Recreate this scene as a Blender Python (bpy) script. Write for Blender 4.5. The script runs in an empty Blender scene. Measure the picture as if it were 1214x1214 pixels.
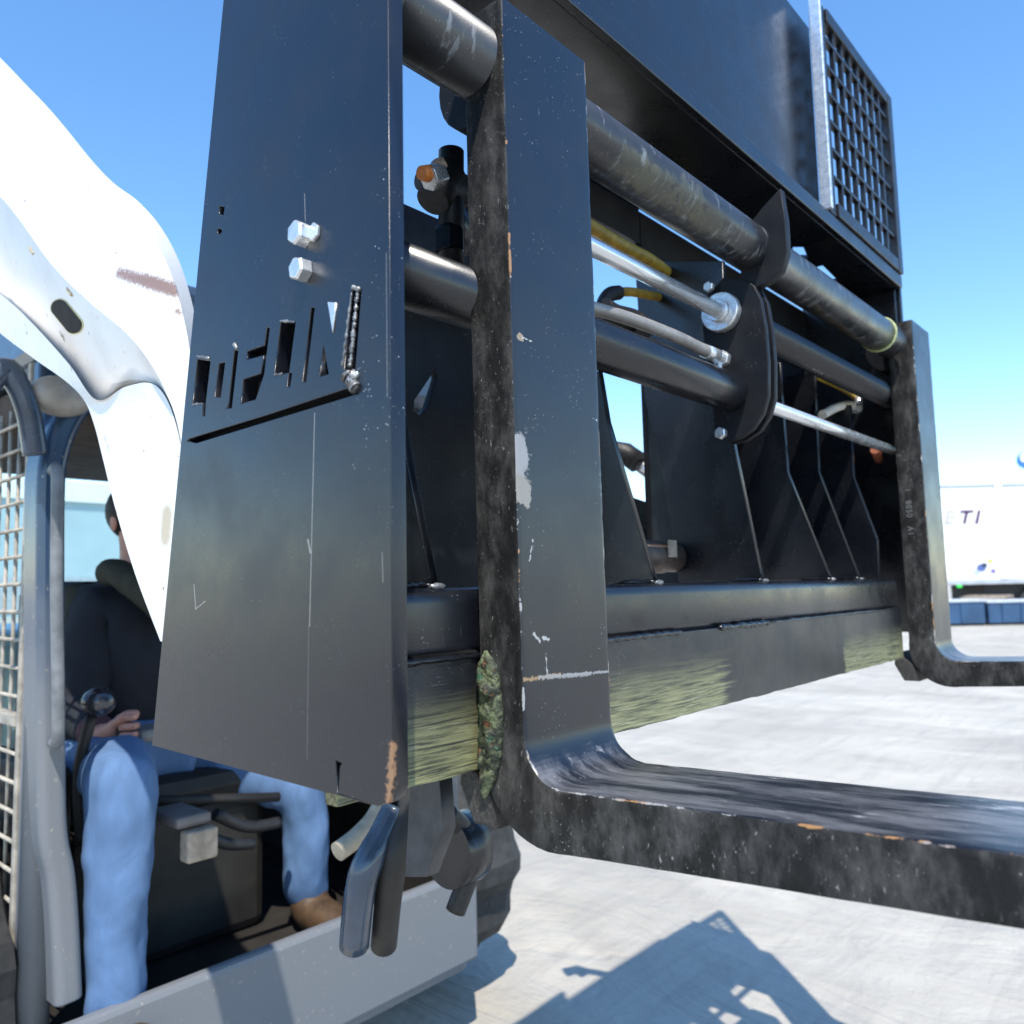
import bpy, bmesh, math, random
from mathutils import Vector, Matrix, noise
random.seed(7)
C = bpy.context.scene.collection
SC = bpy.context.scene
HC = 1.25                                   # camera height above the ground
# ---------------------------------------------------------------- camera
FPX, CX, CY, WPX = 955.0, 607.0, 607.0, 1214.0
def _n(a): return Vector(a).normalized()
AX = _n((853, 71, 955)); AY = _n((-1080, 115, 955)); AZ = AX.cross(AY).normalized()
AX = AX.normalized(); AY = AZ.cross(AX).normalized()
# rows: world axis expressed in camera space (x right, y down, z forward)
def ray(px, py):
    r = Vector((px-CX, py-CY, FPX))
    return Vector((AX.dot(r), AY.dot(r), AZ.dot(r)))/FPX
def W(px, py, X=None, Y=None, Z=None, D=None):
    """world point (camera at the origin) seen at photo position px,py on a given plane"""
    r = ray(px, py)
    if X is not None: k = X/r.x
    elif Y is not None: k = Y/r.y
    elif Z is not None: k = Z/r.z
    else: k = D
    return r*k
cam = bpy.data.cameras.new('camera'); camo = bpy.data.objects.new('camera', cam); C.objects.link(camo)
cr = Vector((AX.x, AY.x, AZ.x)); cd = Vector((AX.y, AY.y, AZ.y)); cf = Vector((AX.z, AY.z, AZ.z))
M = Matrix((( cr.x, -cd.x, -cf.x), (cr.y, -cd.y, -cf.y), (cr.z, -cd.z, -cf.z)))
camo.matrix_world = Matrix.Translation((0, 0, HC)) @ M.to_4x4()
cam.sensor_width = 36; cam.lens = FPX/WPX*36; cam.clip_start = 0.02; cam.clip_end = 3000
cam.dof.use_dof = True; cam.dof.focus_distance = 0.85; cam.dof.aperture_fstop = 7
SC.camera = camo
# ---------------------------------------------------------------- world and sun
SUN = Vector((-0.36, -0.38, 0.85)).normalized()
w = bpy.data.worlds.new('World'); SC.world = w; w.use_nodes = True
nt = w.node_tree; bg = nt.nodes['Background']
sky = nt.nodes.new('ShaderNodeTexSky'); sky.sky_type = 'NISHITA'; sky.sun_disc = False
sky.sun_elevation = math.asin(SUN.z); sky.sun_rotation = math.atan2(SUN.x, SUN.y)
sky.air_density = 1.05; sky.dust_density = 0.1; sky.ozone_density = 2.2; sky.altitude = 200
hs = nt.nodes.new('ShaderNodeHueSaturation'); hs.inputs['Saturation'].default_value = 1.2; hs.inputs['Value'].default_value = 1.2
nt.links.new(sky.outputs[0], hs.inputs['Color']); nt.links.new(hs.outputs[0], bg.inputs[0]); bg.inputs[1].default_value = 0.15
sl = bpy.data.lights.new('sun', 'SUN'); sl.energy = 3.6; sl.angle = math.radians(0.5); sl.color = (1, .94, .84)
so = bpy.data.objects.new('sun', sl); C.objects.link(so); so.location = (-5, -4, 8)
so.rotation_euler = SUN.to_track_quat('Z', 'Y').to_euler()
SC.view_settings.view_transform = 'Standard'; SC.view_settings.look = 'None'
SC.view_settings.gamma = 1; SC.view_settings.exposure = 0.8; SC.view_settings.use_curve_mapping = False
SC.cycles.max_bounces = 8

# ---------------------------------------------------------------- object helpers
def tag(o, label=None, cat=None, group=None, kind=None):
    if label: o['label'] = label
    if cat: o['category'] = cat
    if group: o['group'] = group
    if kind: o['kind'] = kind
    return o
LOC = {}
def thing(name, label, cat, loc=(0, 0, 0), group=None):
    o = bpy.data.objects.new(name, None); C.objects.link(o)
    o.location = (loc[0], loc[1], loc[2]+HC); o.empty_display_size = .1
    LOC[o] = Vector(loc); return tag(o, label, cat, group)
def off(parent):
    if parent is None: return Vector((0, 0, HC))
    p = parent; v = Vector((0, 0, 0))
    while p is not None:
        if p in LOC and p.type == 'EMPTY': return -LOC[p]
        p = p.parent
    return Vector((0, 0, HC))
def mk(name, verts, faces, mat, parent=None, smooth=False, bevel=0, seg=2, autos=None):
    me = bpy.data.meshes.new(name); d = off(parent)
    me.from_pydata([Vector(v)+d for v in verts], [], faces); me.update()
    return fin(name, me, mat, parent, smooth, bevel, seg)
def fin(name, me, mat, parent, smooth=False, bevel=0, seg=2, fixn=True):
    if fixn:
        bm = bmesh.new(); bm.from_mesh(me); bmesh.ops.recalc_face_normals(bm, faces=bm.faces); bm.to_mesh(me); bm.free()
    o = bpy.data.objects.new(name, me); C.objects.link(o)
    if parent: o.parent = parent
    if mat: me.materials.append(mat)
    if smooth:
        for p in me.polygons: p.use_smooth = True
    if bevel:
        m = o.modifiers.new('b', 'BEVEL'); m.width = bevel; m.segments = seg; m.limit_method = 'ANGLE'; m.angle_limit = math.radians(35)
        m.harden_normals = False
    return o
def boxvf(x0, x1, y0, y1, z0, z1):
    v = [(x, y, z) for x in (x0, x1) for y in (y0, y1) for z in (z0, z1)]
    f = [(0, 1, 3, 2), (4, 6, 7, 5), (0, 4, 5, 1), (2, 3, 7, 6), (0, 2, 6, 4), (1, 5, 7, 3)]
    return v, f
def box(name, x, y, z, mat, parent=None, bevel=.002):
    v, f = boxvf(*x, *y, *z); return mk(name, v, f, mat, parent, bevel=bevel)
def joinvf(parts):
    V = []; F = []
    for v, f in parts:
        n = len(V); V += list(v); F += [tuple(i+n for i in q) for q in f]
    return V, F
def prism(name, pts, axis, a0, a1, mat, parent=None, holes=(), bevel=.0012, res=2):
    """flat plate of real thickness in the plane across `axis`; pts are 3-D points"""
    cu = bpy.data.curves.new(name, 'CURVE'); cu.dimensions = '2D'; cu.fill_mode = 'BOTH'
    def uv(p):
        return (p[1], p[2]) if axis == 'X' else ((p[2], p[0]) if axis == 'Y' else (p[0], p[1]))
    for loop in [pts]+list(holes):
        s = cu.splines.new('POLY'); s.points.add(len(loop)-1); s.use_cyclic_u = True
        for i, p in enumerate(loop):
            u, v = uv(p); s.points[i].co = (u, v, 0, 1)
    h = abs(a1-a0)/2; cu.extrude = max(h-bevel, 1e-5); cu.bevel_depth = bevel; cu.bevel_resolution = res; cu.offset = -bevel
    t = bpy.data.objects.new('t', cu); C.objects.link(t)
    dg = bpy.context.evaluated_depsgraph_get(); me = bpy.data.meshes.new_from_object(t.evaluated_get(dg)); me.name = name
    bpy.data.objects.remove(t); bpy.data.curves.remove(cu)
    c = (a0+a1)/2; d = off(parent)
    for v in me.vertices:
        x, y, z = v.co
        q = Vector((c+z, x, y)) if axis == 'X' else (Vector((y, c+z, x)) if axis == 'Y' else Vector((x, y, c+z)))
        v.co = q+d
    me.update(); me.materials.clear()
    return fin(name, me, mat, parent, False, fixn=False)
def frames(path):
    path = [Vector(p) for p in path]; n = len(path); T = []
    for i in range(n):
        a = path[max(i-1, 0)]; b = path[min(i+1, n-1)]; T.append((b-a).normalized())
    up = Vector((0, 0, 1)) if abs(T[0].z) < .9 else Vector((1, 0, 0))
    N = (up-T[0]*up.dot(T[0])).normalized(); out = []
    for i in range(n):
        N = (N-T[i]*N.dot(T[i])).normalized(); out.append((path[i], T[i], N, T[i].cross(N)))
    return out
def tubevf(path, r, seg=24, cap=True):
    fr = frames(path); V = []; F = []; n = len(fr)
    for i, (p, t, a, b) in enumerate(fr):
        rr = r[i] if isinstance(r, (list, tuple)) else r
        for k in range(seg):
            an = 2*math.pi*k/seg; V.append(p+(a*math.cos(an)+b*math.sin(an))*rr)
    for i in range(n-1):
        for k in range(seg):
            k2 = (k+1) % seg; F.append((i*seg+k, i*seg+k2, (i+1)*seg+k2, (i+1)*seg+k))
    if cap: F.append(tuple(range(seg-1, -1, -1))); F.append(tuple((n-1)*seg+k for k in range(seg)))
    return V, F
def tube(name, path, r, mat, parent=None, seg=28, cap=True, bevel=0):
    v, f = tubevf(path, r, seg, cap); o = mk(name, v, f, mat, parent)
    for p in o.data.polygons: p.use_smooth = len(p.vertices) == 4
    if bevel:
        m = o.modifiers.new('b', 'BEVEL'); m.width = bevel; m.segments = 2; m.limit_method = 'ANGLE'; m.angle_limit = math.radians(50)
    return o
def spline(pts, n=8):
    pts = [Vector(p) for p in pts]; out = []; P = [pts[0]]+pts+[pts[-1]]
    for i in range(1, len(P)-2):
        a, b, c, d = P[i-1:i+3]
        for k in range(n):
            t = k/n
            out.append(.5*((2*b)+(-a+c)*t+(2*a-5*b+4*c-d)*t*t+(-a+3*b-3*c+d)*t**3))
    out.append(pts[-1]); return out
def sph(c, r, nu=20, nv=12, sc=(1, 1, 1)):
    V = []; F = []; c = Vector(c)
    for j in range(nv+1):
        th = math.pi*j/nv
        for i in range(nu):
            ph = 2*math.pi*i/nu
            V.append(c+Vector((math.sin(th)*math.cos(ph)*r*sc[0], math.sin(th)*math.sin(ph)*r*sc[1], math.cos(th)*r*sc[2])))
    for j in range(nv):
        for i in range(nu):
            i2 = (i+1) % nu; F.append((j*nu+i, j*nu+i2, (j+1)*nu+i2, (j+1)*nu+i))
    return V, F
def hexhead(name, c, axis, r, h, mat, parent, rot=0.0, washer=0):
    """bolt head with a chamfer; c is the foot point, axis the direction it sticks out"""
    ax = Vector(axis).normalized(); u = ax.orthogonal().normalized(); v = ax.cross(u)
    c = Vector(c); V = []; F = []
    rings = [(0, r), (h*.82, r), (h, r*.86)]
    for hh, rr in rings:
        for k in range(6):
            a = rot+k*math.pi/3; V.append(c+ax*hh+(u*math.cos(a)+v*math.sin(a))*rr)
    for j in range(2):
        for k in range(6): F.append((j*6+k, j*6+(k+1) % 6, (j+1)*6+(k+1) % 6, (j+1)*6+k))
    F.append(tuple(12+k for k in range(6))); F.append(tuple(range(5, -1, -1)))
    if washer:
        V2, F2 = tubevf([c, c+ax*.002], washer, 24); V, F = joinvf([(V, F), (V2, F2)])
    return mk(name, V, F, mat, parent, bevel=.0005)

# ---------------------------------------------------------------- materials
class NT:
    def __init__(s, name):
        s.m = bpy.data.materials.new(name); s.m.use_nodes = True; s.t = s.m.node_tree
        s.b = s.t.nodes['Principled BSDF']; s.geo = s.t.nodes.new('ShaderNodeNewGeometry'); s.pos = s.geo.outputs['Position']
    def link(s, a, b): s.t.links.new(a, b)
    def math(s, op, a, b=None, c=None, clamp=False):
        n = s.t.nodes.new('ShaderNodeMath'); n.operation = op; n.use_clamp = clamp
        for i, x in enumerate((a, b, c)):
            if x is None: continue
            if isinstance(x, (int, float)): n.inputs[i].default_value = x
            else: s.link(x, n.inputs[i])
        return n.outputs[0]
    def noise(s, scale, detail=4, rough=.55, st=(1, 1, 1), dist=0, off=0):
        mp = s.t.nodes.new('ShaderNodeMapping'); mp.inputs['Scale'].default_value = st; mp.inputs['Location'].default_value = (off, off*1.7, off*.6)
        s.link(s.pos, mp.inputs[0])
        n = s.t.nodes.new('ShaderNodeTexNoise'); n.inputs['Scale'].default_value = scale; n.inputs['Detail'].default_value = detail
        n.inputs['Roughness'].default_value = rough; n.inputs['Distortion'].default_value = dist; s.link(mp.outputs[0], n.inputs[0]); return n.outputs[0]
    def vor(s, scale, st=(1, 1, 1), rand=1.0):
        mp = s.t.nodes.new('ShaderNodeMapping'); mp.inputs['Scale'].default_value = st; s.link(s.pos, mp.inputs[0])
        n = s.t.nodes.new('ShaderNodeTexVoronoi'); n.inputs['Scale'].default_value = scale; n.inputs['Randomness'].default_value = rand
        s.link(mp.outputs[0], n.inputs[0]); return n.outputs['Distance']
    def ramp(s, x, a, b, lo=0, hi=1):
        n = s.t.nodes.new('ShaderNodeMapRange'); n.interpolation_type = 'SMOOTHSTEP'
        for i, v in zip((1, 2, 3, 4), (a, b, lo, hi)): n.inputs[i].default_value = v
        s.link(x, n.inputs[0]); return n.outputs[0]
    def mix(s, f, a, b):
        n = s.t.nodes.new('ShaderNodeMix'); n.data_type = 'RGBA'
        for sock, x in ((n.inputs[0], f), (n.inputs[6], a), (n.inputs[7], b)):
            if isinstance(x, (int, float)): sock.default_value = x
            elif isinstance(x, (tuple, list)): sock.default_value = tuple(x)+((1,) if len(x) == 3 else ())
            else: s.link(x, sock)
        return n.outputs[2]
    def mixf(s, f, a, b):
        n = s.t.nodes.new('ShaderNodeMix'); n.data_type = 'FLOAT'
        for sock, x in ((n.inputs[0], f), (n.inputs[2], a), (n.inputs[3], b)):
            if isinstance(x, (int, float)): sock.default_value = x
            else: s.link(x, sock)
        return n.outputs[0]
    def blob(s, c, rad, rag=.5, nscale=60, st=(1, 1, 1)):
        """soft patch round a world point (camera-relative c) with a ragged rim"""
        c = Vector(c)+Vector((0, 0, HC))
        a = s.t.nodes.new('ShaderNodeVectorMath'); a.operation = 'SUBTRACT'; s.link(s.pos, a.inputs[0]); a.inputs[1].default_value = c
        d = s.t.nodes.new('ShaderNodeVectorMath'); d.operation = 'DIVIDE'; s.link(a.outputs[0], d.inputs[0]); d.inputs[1].default_value = rad
        l = s.t.nodes.new('ShaderNodeVectorMath'); l.operation = 'LENGTH'; s.link(d.outputs[0], l.inputs[0])
        x = s.math('ADD', l.outputs['Value'], s.math('MULTIPLY', s.math('SUBTRACT', s.noise(nscale, 5, .65, st), .5), rag*3))
        return s.ramp(x, 1.0, .82)
    def seg(s, a, b, wd, rag=.0):
        """thin scratch between two world points"""
        a = Vector(a)+Vector((0, 0, HC)); b = Vector(b)+Vector((0, 0, HC)); d = b-a; L = d.length; u = d/L
        q = s.t.nodes.new('ShaderNodeVectorMath'); q.operation = 'SUBTRACT'; s.link(s.pos, q.inputs[0]); q.inputs[1].default_value = a
        t = s.t.nodes.new('ShaderNodeVectorMath'); t.operation = 'DOT_PRODUCT'; s.link(q.outputs[0], t.inputs[0]); t.inputs[1].default_value = u
        tc = s.math('MINIMUM', s.math('MAXIMUM', t.outputs['Value'], 0.0), L)
        v = s.t.nodes.new('ShaderNodeVectorMath'); v.operation = 'SCALE'; v.inputs[0].default_value = u; s.link(tc, v.inputs['Scale'])
        e = s.t.nodes.new('ShaderNodeVectorMath'); e.operation = 'DISTANCE'; s.link(q.outputs[0], e.inputs[0]); s.link(v.outputs[0], e.inputs[1])
        x = s.math('ADD', e.outputs['Value'], s.math('MULTIPLY', s.math('SUBTRACT', s.noise(300, 3), .5), rag))
        return s.ramp(x, wd, wd*.4)
    def bump(s, h, dist, strength=1):
        n = s.t.nodes.new('ShaderNodeBump'); n.inputs['Distance'].default_value = dist; n.inputs['Strength'].default_value = strength
        s.link(h, n.inputs['Height']); s.link(n.outputs[0], s.b.inputs['Normal'])
    def set(s, **k):
        names = {'col': 'Base Color', 'rough': 'Roughness', 'metal': 'Metallic', 'spec': 'Specular IOR Level', 'coat': 'Coat Weight', 'coatr': 'Coat Roughness', 'trans': 'Transmission Weight', 'ior': 'IOR', 'emit': 'Emission Color', 'emits': 'Emission Strength', 'sheen': 'Sheen Weight'}
        for a, v in k.items():
            i = s.b.inputs[names[a]]
            if isinstance(v, (int, float)): i.default_value = v
            elif isinstance(v, (tuple, list)): i.default_value = tuple(v)+((1,) if len(v) == 3 else ())
            else: s.link(v, i)
        return s.m
def black_paint(name, coat=.16, base=(.004, .005, .008), rough=.26, dust=.1, speck=.5, extra=None, peel=.00008, scr=(1, 1, .06)):
    n = NT(name)
    dn = n.noise(9, 6, .65, off=3); col = n.mix(n.ramp(dn, .35, .8, 0, dust*.5), base, (.06, .06, .06))
    sp = n.math('MULTIPLY', n.ramp(n.vor(260), .16, .09), n.ramp(n.noise(30, 3, off=5), .52, .68)); sp = n.math('MULTIPLY', sp, speck)
    col = n.mix(sp, col, (.45, .44, .42))
    sc = n.math('MULTIPLY', n.ramp(n.noise(420, 2, .5, scr), .73, .80), n.ramp(n.noise(22, 2, off=9), .5, .65)); sc = n.math('MULTIPLY', sc, speck*.6)
    col = n.mix(sc, col, (.30, .30, .31))
    r = n.math('ADD', n.ramp(n.noise(14, 5, .6, off=2), .3, .75, rough-.05, rough+.14), n.math('MULTIPLY', sp, .3))
    if extra:
        for mask, c2, rr in extra(n): col = n.mix(mask, col, c2); r = n.mixf(mask, r, rr)
    n.bump(n.noise(700, 2, .5), peel); return n.set(col=col, rough=r, spec=.6 if coat else .3, coat=coat, coatr=.22)
def simple(name, col, rough=.5, metal=0, var=.15, scale=12, bump=0, bscale=200, spec=.5, coat=0):
    n = NT(name); d = tuple(c*(1-var) for c in col); e = tuple(min(1, c*(1+var)) for c in col)
    n.set(col=n.mix(n.ramp(n.noise(scale, 5, .6), .3, .7), d, e), rough=n.ramp(n.noise(scale*2.3, 4), .3, .7, max(.02, rough-.06), rough+.08), metal=metal, spec=spec, coat=coat)
    if bump: n.bump(n.noise(bscale, 4), bump)
    return n.m
PAINT = black_paint('black_gloss_paint')
PAINT_DULL = black_paint('black_dull_paint', coat=0, rough=.5, dust=.4, speck=.5)
STEEL = simple('zinc_plated_steel', (.74, .75, .76), .3, .75, .12, 60, .0002, 400)
CHROME = simple('chromed_rod', (.74, .75, .76), .2, .7, .05, 30)
WHITE_FLAT = simple('trailer_white_paint', (.82, .82, .82), .4, 0, .03, 1.5)
RUBBER = simple('black_hose_rubber', (.012, .012, .013), .5, 0, .3, 60, .0004, 300)
YELLOW = simple('yellow_hose_sleeve', (.42, .26, .03), .5, 0, .3, 40, .0003, 200)
BRASS = simple('orange_dust_cap', (.7, .22, .04), .45, 0, .2, 60)
BLUEM = simple('cab_blue_grey_paint', (.035, .055, .085), .28, 0, .3, 14, coat=.4)
DIRTY = simple('cab_dusty_paint', (.16, .17, .18), .45, 0, .3, 18, .0005, 90)
DARK = simple('dark_interior_plastic', (.02, .018, .016), .6, 0, .3, 8)
CUT = simple('torch_cut_edge', (.035, .033, .03), .75, 0, .5, 260, .0012, 420)
WELD = simple('weld_bead', (.22, .22, .22), .4, .6, .5, 120, .001, 260)
MESHM = simple('dusty_mesh_paint', (.33, .30, .25), .6, 0, .3, 30)
TAN = simple('tan_dusty_metal', (.34, .27, .20), .6, 0, .3, 30)
TYRE = simple('tyre_rubber', (.03, .03, .03), .75, 0, .3, 30, .001, 60)

# ---------------------------------------------------------------- setting: ground, road-like lot
def ground():
    n = NT('packed_snow')
    a = n.noise(1.6, 7, .62, (1, .45, 1), .8); b = n.noise(.35, 4, .6, off=4)
    c = n.mix(n.ramp(a, .3, .72), (.38, .352, .30), (.52, .485, .415)); c = n.mix(n.ramp(b, .42, .7, 0, .45), c, (.34, .31, .265))
    tw = n.math('MULTIPLY', n.ramp(n.noise(5.5, 8, .7, (.25, 1.6, 1), .6, off=8), .46, .66), .3); c = n.mix(tw, c, (.24, .225, .21)); c = n.mix(n.ramp(n.noise(60, 4, .7, off=2), .62, .74, 0, .5), c, (.22, .20, .18))
    h = n.math('ADD', n.noise(2.4, 8, .6, (1, .5, 1), 1.0), n.math('MULTIPLY', n.noise(26, 5, .6), .12)); n.bump(h, .07, .8)
    n.set(col=c, rough=.75, spec=.3)
    def ax(a0):
        s = [0]; st = .12; x = 0
        while x < 900: x += st; st *= 1.075; s.append(x)
        return [a0-q for q in reversed(s[1:])]+[a0+q for q in s]
    xs = ax(1.8); ys = ax(.6); V = []; F = []
    for y in ys:
        for x in xs:
            d = math.hypot(x-1.8, y-.6); k = max(0, 1-d/30)
            z = (noise.fractal(Vector((x*.9, y*.5, 0)), 1, 2, 5))*.035*k+(noise.noise(Vector((x*.2, y*.2, 4))))*.03*k
            V.append((x, y, -HC+z-.03))
    nx = len(xs)
    for j in range(len(ys)-1):
        for i in range(nx-1): F.append((j*nx+i, j*nx+i+1, (j+1)*nx+i+1, (j+1)*nx+i))
    tag(mk('ground', V, F, n.m, None, smooth=True), kind='structure')
ground()

# ================================================================ FORK CARRIAGE
XP = .37                                     # outer face of the end plate
carr = thing('fork_carriage', 'black steel fork carriage frame with bolted cut-out end plate, cylinders and mesh guard', 'fork carriage', (1.2, .6, -.12))
def P(px, py, X=XP): return W(px, py, X=X)
# --- end plate with cut-out lettering
def L(u, v): return W(200+u/4.856, 320+v/4.856, X=XP)
cuts = [
 [(165,515),(240,525),(212,765),(209,840),(196,840),(196,766),(135,775)],
 [(290,540),(325,530),(298,735),(263,730)],
 [(378,462),(400,465),(362,795),(328,800),(346,768)],
 [(566,330),(581,335),(548,600),(500,745),(415,770),(430,630),(530,598),(546,490),(450,515),(450,470),(552,435)],
 [(645,300),(730,305),(692,592),(710,595),(697,675),(680,670),(688,592),(605,605)],
 [(820,215),(840,218),(790,645),(768,645)],
 [(890,430),(920,600),(865,615)],
 [(1058,112),(1108,125),(1072,585),(1008,572)],
 [(100,986),(160,996),(1092,712),(1085,690),(1030,682),(560,838),(120,972)],
]
holes = [[L(u, v) for u, v in c] for c in cuts]
def R(x0, y0, s, pts): return [P(x0+u/s, y0+v/s) for u, v in pts]
holes.append(R(200, 200, 4.047, [(243,180),(268,182),(262,222),(240,215)]))
holes.append(R(200, 200, 4.047, [(232,290),(246,286),(256,300),(246,312),(233,310)]))
holes.append(R(250, 740, 4.047, [(598,655),(630,668),(618,682),(612,810),(606,806)]))
zt = .62
pl = [P(447, 955), P(462, 953), P(465, 935)]
ftop = Vector((XP, P(465, 500).y, zt)); btop = Vector((XP, P(243, 203).y-(zt-P(243, 203).z)*.19, zt))
outline = [P(180, 884), P(447, 956), P(461, 952), P(465.5, 935), ftop, btop]
def plate_extra(n):
    out = []
    v = lambda a, b: P(a, b)
    for a, b, wd, al in (((373, 490), (367, 742), .0008, .45), ((366, 742), (364, 900), .0005, .2), ((230, 693), (232, 722), .0010, .6), ((232, 722), (243, 713), .0008, .5), ((365, 640), (368, 655), .0013, .55),
                     ((361, 230), (362, 262), .0006, .5), ((453, 655), (454, 690), .0006, .35), ((458, 300), (459, 470), .0005, .35)):
        out.append((n.math('MULTIPLY', n.seg(v(*a), v(*b), wd, .0006), al), (.42, .40, .38), .6))
    sp = n.math('MULTIPLY', n.ramp(n.vor(330), .22, .12), n.ramp(n.noise(75, 3), .56, .64))
    out.append((n.math('MULTIPLY', sp, n.blob(P(449, 265), (.05, .016, .06), .25)), (.6, .6, .6), .5))
    out.append((n.math('MULTIPLY', sp, n.blob(P(437, 470), (.05, .03, .09), .3)), (.45, .45, .45), .5))
    dn = n.seg(P(465, 885), P(460, 962), .0042, .012)
    out.append((dn, (.26, .14, .07), .55)); out.append((n.seg(P(474, 800), P(473, 860), .003, .006), (.25, .25, .25), .5))
    return out
PLATE = black_paint('end_plate_paint', base=(.004, .005, .009), rough=.28, dust=.07, speck=.35, extra=plate_extra)
prism('end_plate', outline, 'X', XP, XP+.0145, PLATE, carr, holes, bevel=.0007)
bv = W(235, 400, X=XP+.03)
prism('lettering_backing', [Vector((0, P(206, 540).y, P(300, 560).z)), Vector((0, P(445, 540).y, P(300, 560).z)), Vector((0, P(445, 540).y, .40)), Vector((0, P(215, 540).y-.03, .40))], 'X', XP+.016, XP+.021, CUT, carr)
# weld spatter and ragged raised beads by the lettering
def bead(name, a, b, r, mat, parent, n=14, jit=.35):
    a = Vector(a); b = Vector(b); pr = []
    for i in range(n+1):
        t = i/n; pr.append((a.lerp(b, t)+Vector((0, 1, 1))*random.uniform(-1, 1)*r*jit*.5, r*random.uniform(1-jit, 1+jit)*(.55 if i in (0, n) else 1)))
    return tube(name, [p for p, _ in pr], [q for _, q in pr], mat, parent, seg=10)
bead('weld_bead', L(1088, 118), L(1045, 560), .0015, WELD, carr, 60, .6)
bead('weld_bead', L(1052, 130), L(1002, 560), .0011, WELD, carr, 26, .6)
bead('weld_bead', L(1020, 600), L(1085, 690), .0040, WELD, carr, 24, .5)
bead('weld_bead', L(1078, 600), L(1050, 655), .0032, STEEL, carr, 16, .6)
bead('weld_bead', L(1055, 98), L(1105, 116), .0016, WELD, carr, 14, .6)
bead('weld_bead', L(160, 495), L(235, 510), .0013, WELD, carr, 8, .5)
bead('weld_bead', L(378, 425), L(395, 458), .0018, WELD, carr, 5, .5)
bead('weld_bead', L(640, 292), L(725, 300), .0010, WELD, carr, 8, .5)
bead('weld_bead', L(605, 604), L(655, 598), .0010, WELD, carr, 6, .5)
bead('weld_bead', L(135, 775), L(195, 768), .0010, WELD, carr, 6, .5)
tri = [L(920, 185), L(968, 190), L(950, 365)]
prism('torn_sliver', tri, 'X', XP-.0012, XP+.001, STEEL, carr, bevel=.0005)
hexhead('bolt', P(363, 280), (-1, 0, 0), .0105, .0125, STEEL, carr, .2, .0)
hexhead('bolt', P(363, 322), (-1, 0, 0), .0100, .0115, STEEL, carr, .45, .0)
hexhead('bolt', P(374, 276), (-1, 0, 0), .0078, .0035, STEEL, carr, .1, .0)

# --- lower beam, scuffed cutting plate
YB = .532
bl = lambda px, py, y=YB: W(px, py, Y=y)
zb0 = bl(800, 691).z; zb1 = bl(800, 750).z; zbot = bl(800, 851).z
XR = 1.80
def chan(x0, x1):
    r = .014; z0, z1 = zb1-.004, zb0; y0, y1 = YB+.003, YB+.085
    pts = []
    for (cy, cz, a0) in ((y0+r, z1-r, 90), (y0+r, z0+r, 180), (y1-r, z0+r, 270), (y1-r, z1-r, 0)):
        for k in range(7):
            a = math.radians(a0+k*15); pts.append(Vector((0, cy+math.cos(a)*r, cz+math.sin(a)*r)))
    return pts
prism('lower_beam', chan(0, 0), 'X', XP+.016, 1.832, PAINT, carr)
def scuff(n):
    st = (.05, 1, 1)
    g = n.mix(n.ramp(n.noise(330, 5, .7, (.035, 1, 1)), .36, .56), (.05, .055, .03), (.27, .27, .13)); g = n.mix(n.ramp(n.noise(420, 3, .6, (.04, 1, 1)), .58, .70), g, (.40, .40, .25))
    streak = n.ramp(n.noise(300, 5, .7, (.03, 1, 1)), .38, .52)
    def zone(x0, x1, sft, zc, zh, gain=1.0):
        X = n.t.nodes.new('ShaderNodeSeparateXYZ'); n.link(n.pos, X.inputs[0])
        jig = n.math('MULTIPLY', n.math('SUBTRACT', n.noise(170, 5, .7, (.03, 1, 1)), .5), sft*9)
        xx = n.math('ADD', X.outputs[0], jig)
        a = n.math('MULTIPLY', n.ramp(xx, x0-sft, x0+sft), n.ramp(xx, x1+sft, x1-sft))
        z = n.ramp(X.outputs[2], HC+zc+zh-.004, HC+zc-zh-.004)
        return n.math('MULTIPLY', n.math('MULTIPLY', a, z), gain, clamp=True)
    zone1 = zone(.3, bl(858, 800).x, .02, zb1-.052, .034)
    zone2 = zone(bl(1000, 780).x, 2.2, .006, zb1-.055, .035)
    body = n.ramp(n.noise(260, 6, .8, (.035, 1, 1)), .38, .50)
    thin = n.ramp(n.noise(500, 4, .7, (.05, 1, 1)), .60, .70)
    m1 = n.math('MAXIMUM', n.math('MULTIPLY', zone1, n.math('MAXIMUM', n.math('MULTIPLY', body, .75), streak)), 0)
    m2 = n.math('MULTIPLY', zone2, n.ramp(n.noise(200, 5, .7, (.3, 1, 1)), .30, .46))
    m = n.math('MAXIMUM', m1, n.math('MULTIPLY', m2, .85))
    return [(n.math('MULTIPLY', thin, .25), (.3, .3, .27), .5), (n.math('MULTIPLY', m, .9), g, .6)]
SCUFF = black_paint('scuffed_plate_paint', rough=.36, dust=.6, speck=.7, extra=scuff, peel=.0003, scr=(.06, 1, 1))
pr = []
xs = [XP+.016]
random.seed(3)
x = XP+.02
bottom = []
while x < 1.83:
    bottom.append(Vector((x, 0, zbot+random.uniform(-.0008, .0008)))); x += .02
outl = [Vector((XP+.016, 0, zb1)), Vector((1.832, 0, zb1))]+[Vector((1.832, 0, zbot))]+bottom[::-1]+[Vector((XP+.016, 0, zbot))]
prism('scuffed_cutting_plate', outl, 'Y', YB-.002, YB+.014, SCUFF, carr)
bead('weld_bead', (XP+.02, YB-.002, zb1-.001), (.56, YB-.002, zb1-.001), .0028, PAINT, carr, 24, .3)
bead('weld_bead', (.70, YB-.002, zb1), (.92, YB-.002, zb1), .0032, PAINT, carr, 30, .4)
bead('weld_bead', (1.02, YB-.002, zb1), (1.18, YB-.002, zb1), .0036, PAINT, carr, 26, .4)
bead('weld_bead', (1.19, YB-.001, zb1), (1.82, YB-.001, zb1), .0024, PAINT, carr, 40, .4)
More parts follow.
